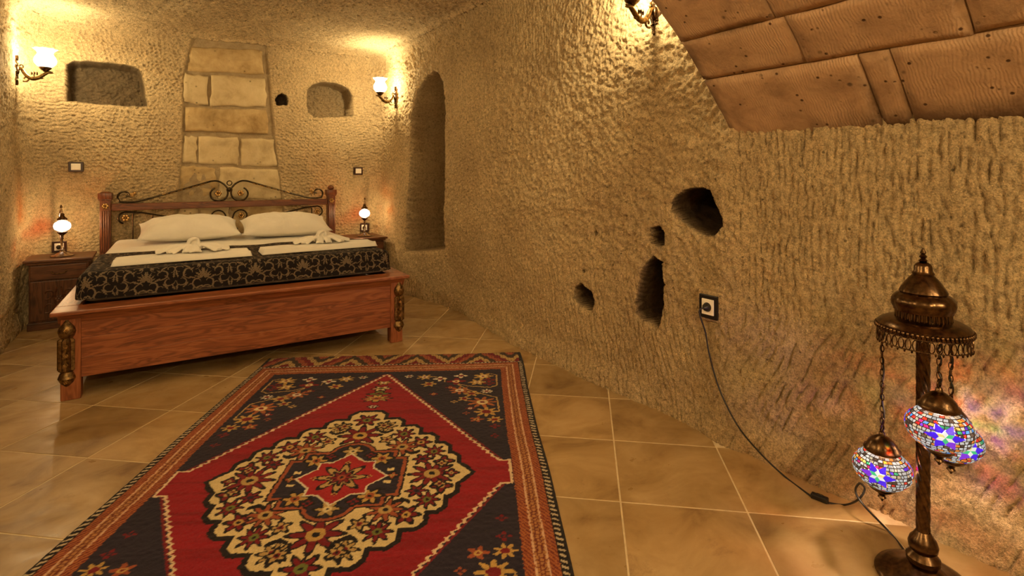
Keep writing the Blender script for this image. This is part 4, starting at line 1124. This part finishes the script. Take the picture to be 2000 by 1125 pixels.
def globe(phi, cz, rot, seed):
    rnd = random.Random(seed); a = view + phi; R_ = .106
    gx_, gy_ = R_ * math.cos(a), R_ * math.sin(a)
    g = MB().lathe([((GA - .004) * math.cos(q), (GB - .004) * math.sin(q)) for q in np.linspace(-1.15, 1.15, 17)], 40, cap=False).build('lamp_globe', 'clear_glass', lamp)
    g.location = (gx_, gy_, cz)
    MB().lathe([(.038, GB - .008), (.050, GB - .003), (.051, GB + .004), (.044, GB + .010), (.041, GB + .018), (.030, GB + .032), (.018, GB + .041), (.010, GB + .045), (.008, GB + .055), (.003, GB + .060)], 32,
               mod=lambda th, j: 1 + .02 * math.cos(12 * th)).build('globe_cap', 'antique_brass', g)
    MB().lathe([(.036, -GB + .010), (.040, -GB + .004), (.036, -GB - .004), (.024, -GB - .012), (.012, -GB - .020), (.009, -GB - .028), (.012, -GB - .033), (.005, -GB - .040), (.002, -GB - .046)][::-1], 28).build('lower_cap', 'antique_brass', g)
    # stars of coloured pieces
    stars = [view + rot + k * 2 * pi / 3 for k in range(3)]
    RS, LAT = .64, .10
    def sp(th0, x, y, off): return ell(th0 + x * RS, LAT + y * RS, off)
    def piece(th0, poly, mat):
        pts = [sp(th0, x, y, -.001) for x, y in poly] + [sp(th0, x, y, .0022) for x, y in poly]
        k = len(poly)
        MB().add(pts, [tuple(range(k))[::-1], tuple(range(k, 2 * k))] + [(i_, (i_ + 1) % k, (i_ + 1) % k + k, i_ + k) for i_ in range(k)]).build('glass_piece', mat, g, smooth=False)
    pol = lambda r, d: (r * math.cos(math.radians(d)), r * math.sin(math.radians(d)))
    for th0 in stars:
        for k in range(6):
            d = 60 * k + 30
            sh = lambda poly, f=.975: [(sum(p[0] for p in poly) / len(poly) * (1 - f) + p[0] * f, sum(p[1] for p in poly) / len(poly) * (1 - f) + p[1] * f) for p in poly]
            piece(th0, sh([(0, 0), pol(.27, d - 30), pol(.46, d), pol(.27, d + 30)]), ('white_glass', 'green_glass', 'white_glass', 'yellow_glass', 'white_glass', 'green_glass')[(k + seed) % 6])
            piece(th0, sh([pol(.28, d + 30), pol(.48, d), pol(.56, d + 8), pol(.98, d + 30), pol(.56, d + 52), pol(.48, d + 60)]), 'blue_glass' if (k + seed) % 5 else 'violet_glass')
    # small pieces filling the rest
    vs, fs, cl = [], [], []
    pal_c = [(1, .95, .88)] * 2 + [(.9, .06, .05), (1, .25, .04), (.75, .05, .30), (.22, .08, .80), (.20, .5, .9), (.12, .6, .3), (1, .7, .2), (.95, .82, .62)]
    pal_w = [(1, .97, .92)] * 7 + [(.95, .84, .66), (.85, .68, .46), (.28, .17, .11), (.16, .10, .07), (.9, .10, .06), (1, .4, .08)]
    NB = 14; rows = np.linspace(-1.02, 1.04, NB * 2 + 1); ckey = {}; GR = (.05, .03, .02)
    for ri, (r0, r1) in enumerate(zip(rows[:-1], rows[1:])):
        blk_ = ri // 2; pb = (rows[blk_ * 2] + rows[blk_ * 2 + 2]) / 2
        nb = max(12, int(2 * pi * math.cos(pb) / .15)); off0 = ((seed * 37 + blk_ * 61) % 97) / 97
        rb0, rb1 = rows[blk_ * 2], rows[blk_ * 2 + 2]
        def jit(u_, r_):
            k0 = math.floor(u_ + 1e-6); f_ = u_ - k0; v_ = (r_ - rb0) / (rb1 - rb0)
            g = lambda k_, tb: random.Random((k_ % nb) * 131 + blk_ * 17 + tb * 7 + seed * 1009).uniform(-1, 1)
            return ((g(k0, 0) * (1 - v_) + g(k0, 1) * v_) * (1 - f_) + (g(k0 + 1, 0) * (1 - v_) + g(k0 + 1, 1) * v_) * f_)
        for i_ in range(nb * 3):
            t0, t1 = 2 * pi * (i_ / 3 + off0) / nb, 2 * pi * ((i_ + 1) / 3 + off0) / nb
            jt = lambda q_, r_: q_ + (1 - abs((q_ * nb / 2 / pi - off0) % 1 - .5) * 2) * 0 + .052 * (jit((q_ * nb / 2 / pi - off0), r_))
            tc, pc = (t0 + t1) / 2, (r0 + r1) / 2
            tc = jt(tc, pc); ok = True
            for th0 in stars:
                dx = (tc - th0 + pi) % (2 * pi) - pi; dy = pc - LAT
                rr = math.hypot(dx, dy) / RS; an = math.degrees(math.atan2(dy, dx)) % 60; an = min(an, 60 - an)
                if rr < .52 + .46 * max(0, 1 - an / 22): ok = False
            if not ok: continue
            key = (blk_, i_ // 3)
            if key not in ckey:
                c_ = rnd.choice(pal_c if (.30 < pb < .66 or pb < -.72) else pal_w); f_ = rnd.uniform(.7, 1.0); ckey[key] = tuple(x * f_ for x in c_)
            gw = .017; e0, e1 = (gw if i_ % 3 == 0 else 0), (gw if i_ % 3 == 2 else 0); v0_, v1_ = (gw if ri % 2 == 0 else 0), (gw if ri % 2 else 0)
            for qa, qb, qc, qd, cc_ in ((t0 + e0, t1 - e1, r0 + v0_, r1 - v1_, ckey[key]), (t0, t0 + e0, r0, r1, GR), (t1 - e1, t1, r0, r1, GR), (t0 + e0, t1 - e1, r0, r0 + v0_, GR), (t0 + e0, t1 - e1, r1 - v1_, r1, GR)):
                if qb - qa < 1e-6 or qd - qc < 1e-6: continue
                b = len(vs); vs += [ell(jt(t, p), p, .001) for t, p in ((qa, qc), (qb, qc), (qb, qd), (qa, qd))]; fs.append((b, b + 1, b + 2, b + 3)); cl += [cc_] * 4
    me = fast_mesh('mosaic', np.array(vs), np.array(fs), False); set_attr(me, 'weave', np.array(cl))
    mo_ = tag(link_me('mosaic', me, 'mosaic_glass', g), kind='stuff'); sd_m = mo_.modifiers.new('thickness', 'SOLIDIFY'); sd_m.thickness = .0025; sd_m.offset = -1; sd_m.use_rim = True
    # ring, chain and cord up to the crown
    top_z = DZ + .008 - cz; cy0 = GB + .058
    ch = MB(); ch.tube([(.012 * math.cos(t), 0, cy0 + .010 + .012 * math.sin(t)) for t in np.linspace(0, 2 * pi, 15)[:-1]], .0028, 6, closed=True)
    z_ = cy0 + .024; k = 0
    while z_ + .010 < top_z:
        pts = []
        for t in np.linspace(0, 2 * pi, 13)[:-1]:
            u_, w_ = .0055 * math.cos(t), .0125 * math.sin(t); pts.append((u_, 0, z_ + .009 + w_) if k % 2 else (0, u_, z_ + .009 + w_))
        ch.tube(pts, .0015, 5, closed=True); z_ += .0195; k += 1
    ch.build('chain', 'antique_brass', g)
    nc_ = 16
    MB().tube([(.006 * math.sin(j * 1.3) + .004, .006 * math.cos(j * 1.1), cy0 + (top_z - cy0) * j / nc_) for j in range(nc_ + 1)], .0027, 6).build('lamp_wire', 'black_rubber', g)
    l = bpy.data.lights.new('bulb', 'POINT'); l.energy = 9.0; l.color = (1, .80, .60); l.shadow_soft_size = .010
    lo = bpy.data.objects.new('bulb', l); COL.objects.link(lo); lo.parent = g; lo.location = (0, 0, 0)
globe(math.radians(20), .520, .15, 1)
globe(math.radians(140), .425, .55, 2)
globe(math.radians(260), .305, -.1, 3)
# power cord with in-line switch and plug
def wp(px, py, u): 
    v, z = side_pt(px, py, u); return (u - lx, v - ly, z)
def fp(px, py, z=.004):
    a, b = floor_pt(px, py, z); return (a - lx, b - ly, z)
pl = (sx_ - .022 - .055 - lx, sv - ly, sz)
cpts = [(pl[0] + .004, pl[1], pl[2]), (pl[0] - .012, pl[1] + .01, pl[2] - .02), wp(1378, 650, 2.165), wp(1385, 690, 2.17), wp(1405, 760, 2.175), wp(1440, 830, 2.165), wp(1482, 882, 2.15), fp(1532, 930), fp(1584, 969)]
cpts2 = [fp(1618, 982), fp(1650, 986), wp(1676, 976, 2.08), wp(1689, 955, 2.09), wp(1679, 944, 2.09), wp(1671, 960, 2.08), wp(1688, 988, 2.07), fp(1738, 1040), fp(1768, 1078), fp(1779, 1104), (-.09, .05, .012)]
pc = MB().tube(smooth_path(cpts, 8), .0036, 8).tube(smooth_path(cpts2, 8), .0036, 8).build('power_cord', 'black_rubber', lamp)
a_, b_ = Vector(cpts[-1]), Vector(cpts2[0]); d_ = (b_ - a_)
sw = MB().box(-d_.length / 2, d_.length / 2, -.012, .012, 0, .02, .005).box(-.012, .012, -.006, .006, .018, .0235, .002).build('cord_switch', 'black_plastic', pc, smooth=False)
sw.location = (a_ + b_) / 2 - Vector((0, 0, .0035)); sw.rotation_euler = (0, 0, math.atan2(d_.y, d_.x))
pg = MB().lathe([(.018, .030), (.0195, .018), (.017, .006), (.009, -.004), (.004, -.010)][::-1], 20, axis='x').build('plug', 'black_plastic', pc)
pg.location = (pl[0] + .014, pl[1], pl[2])
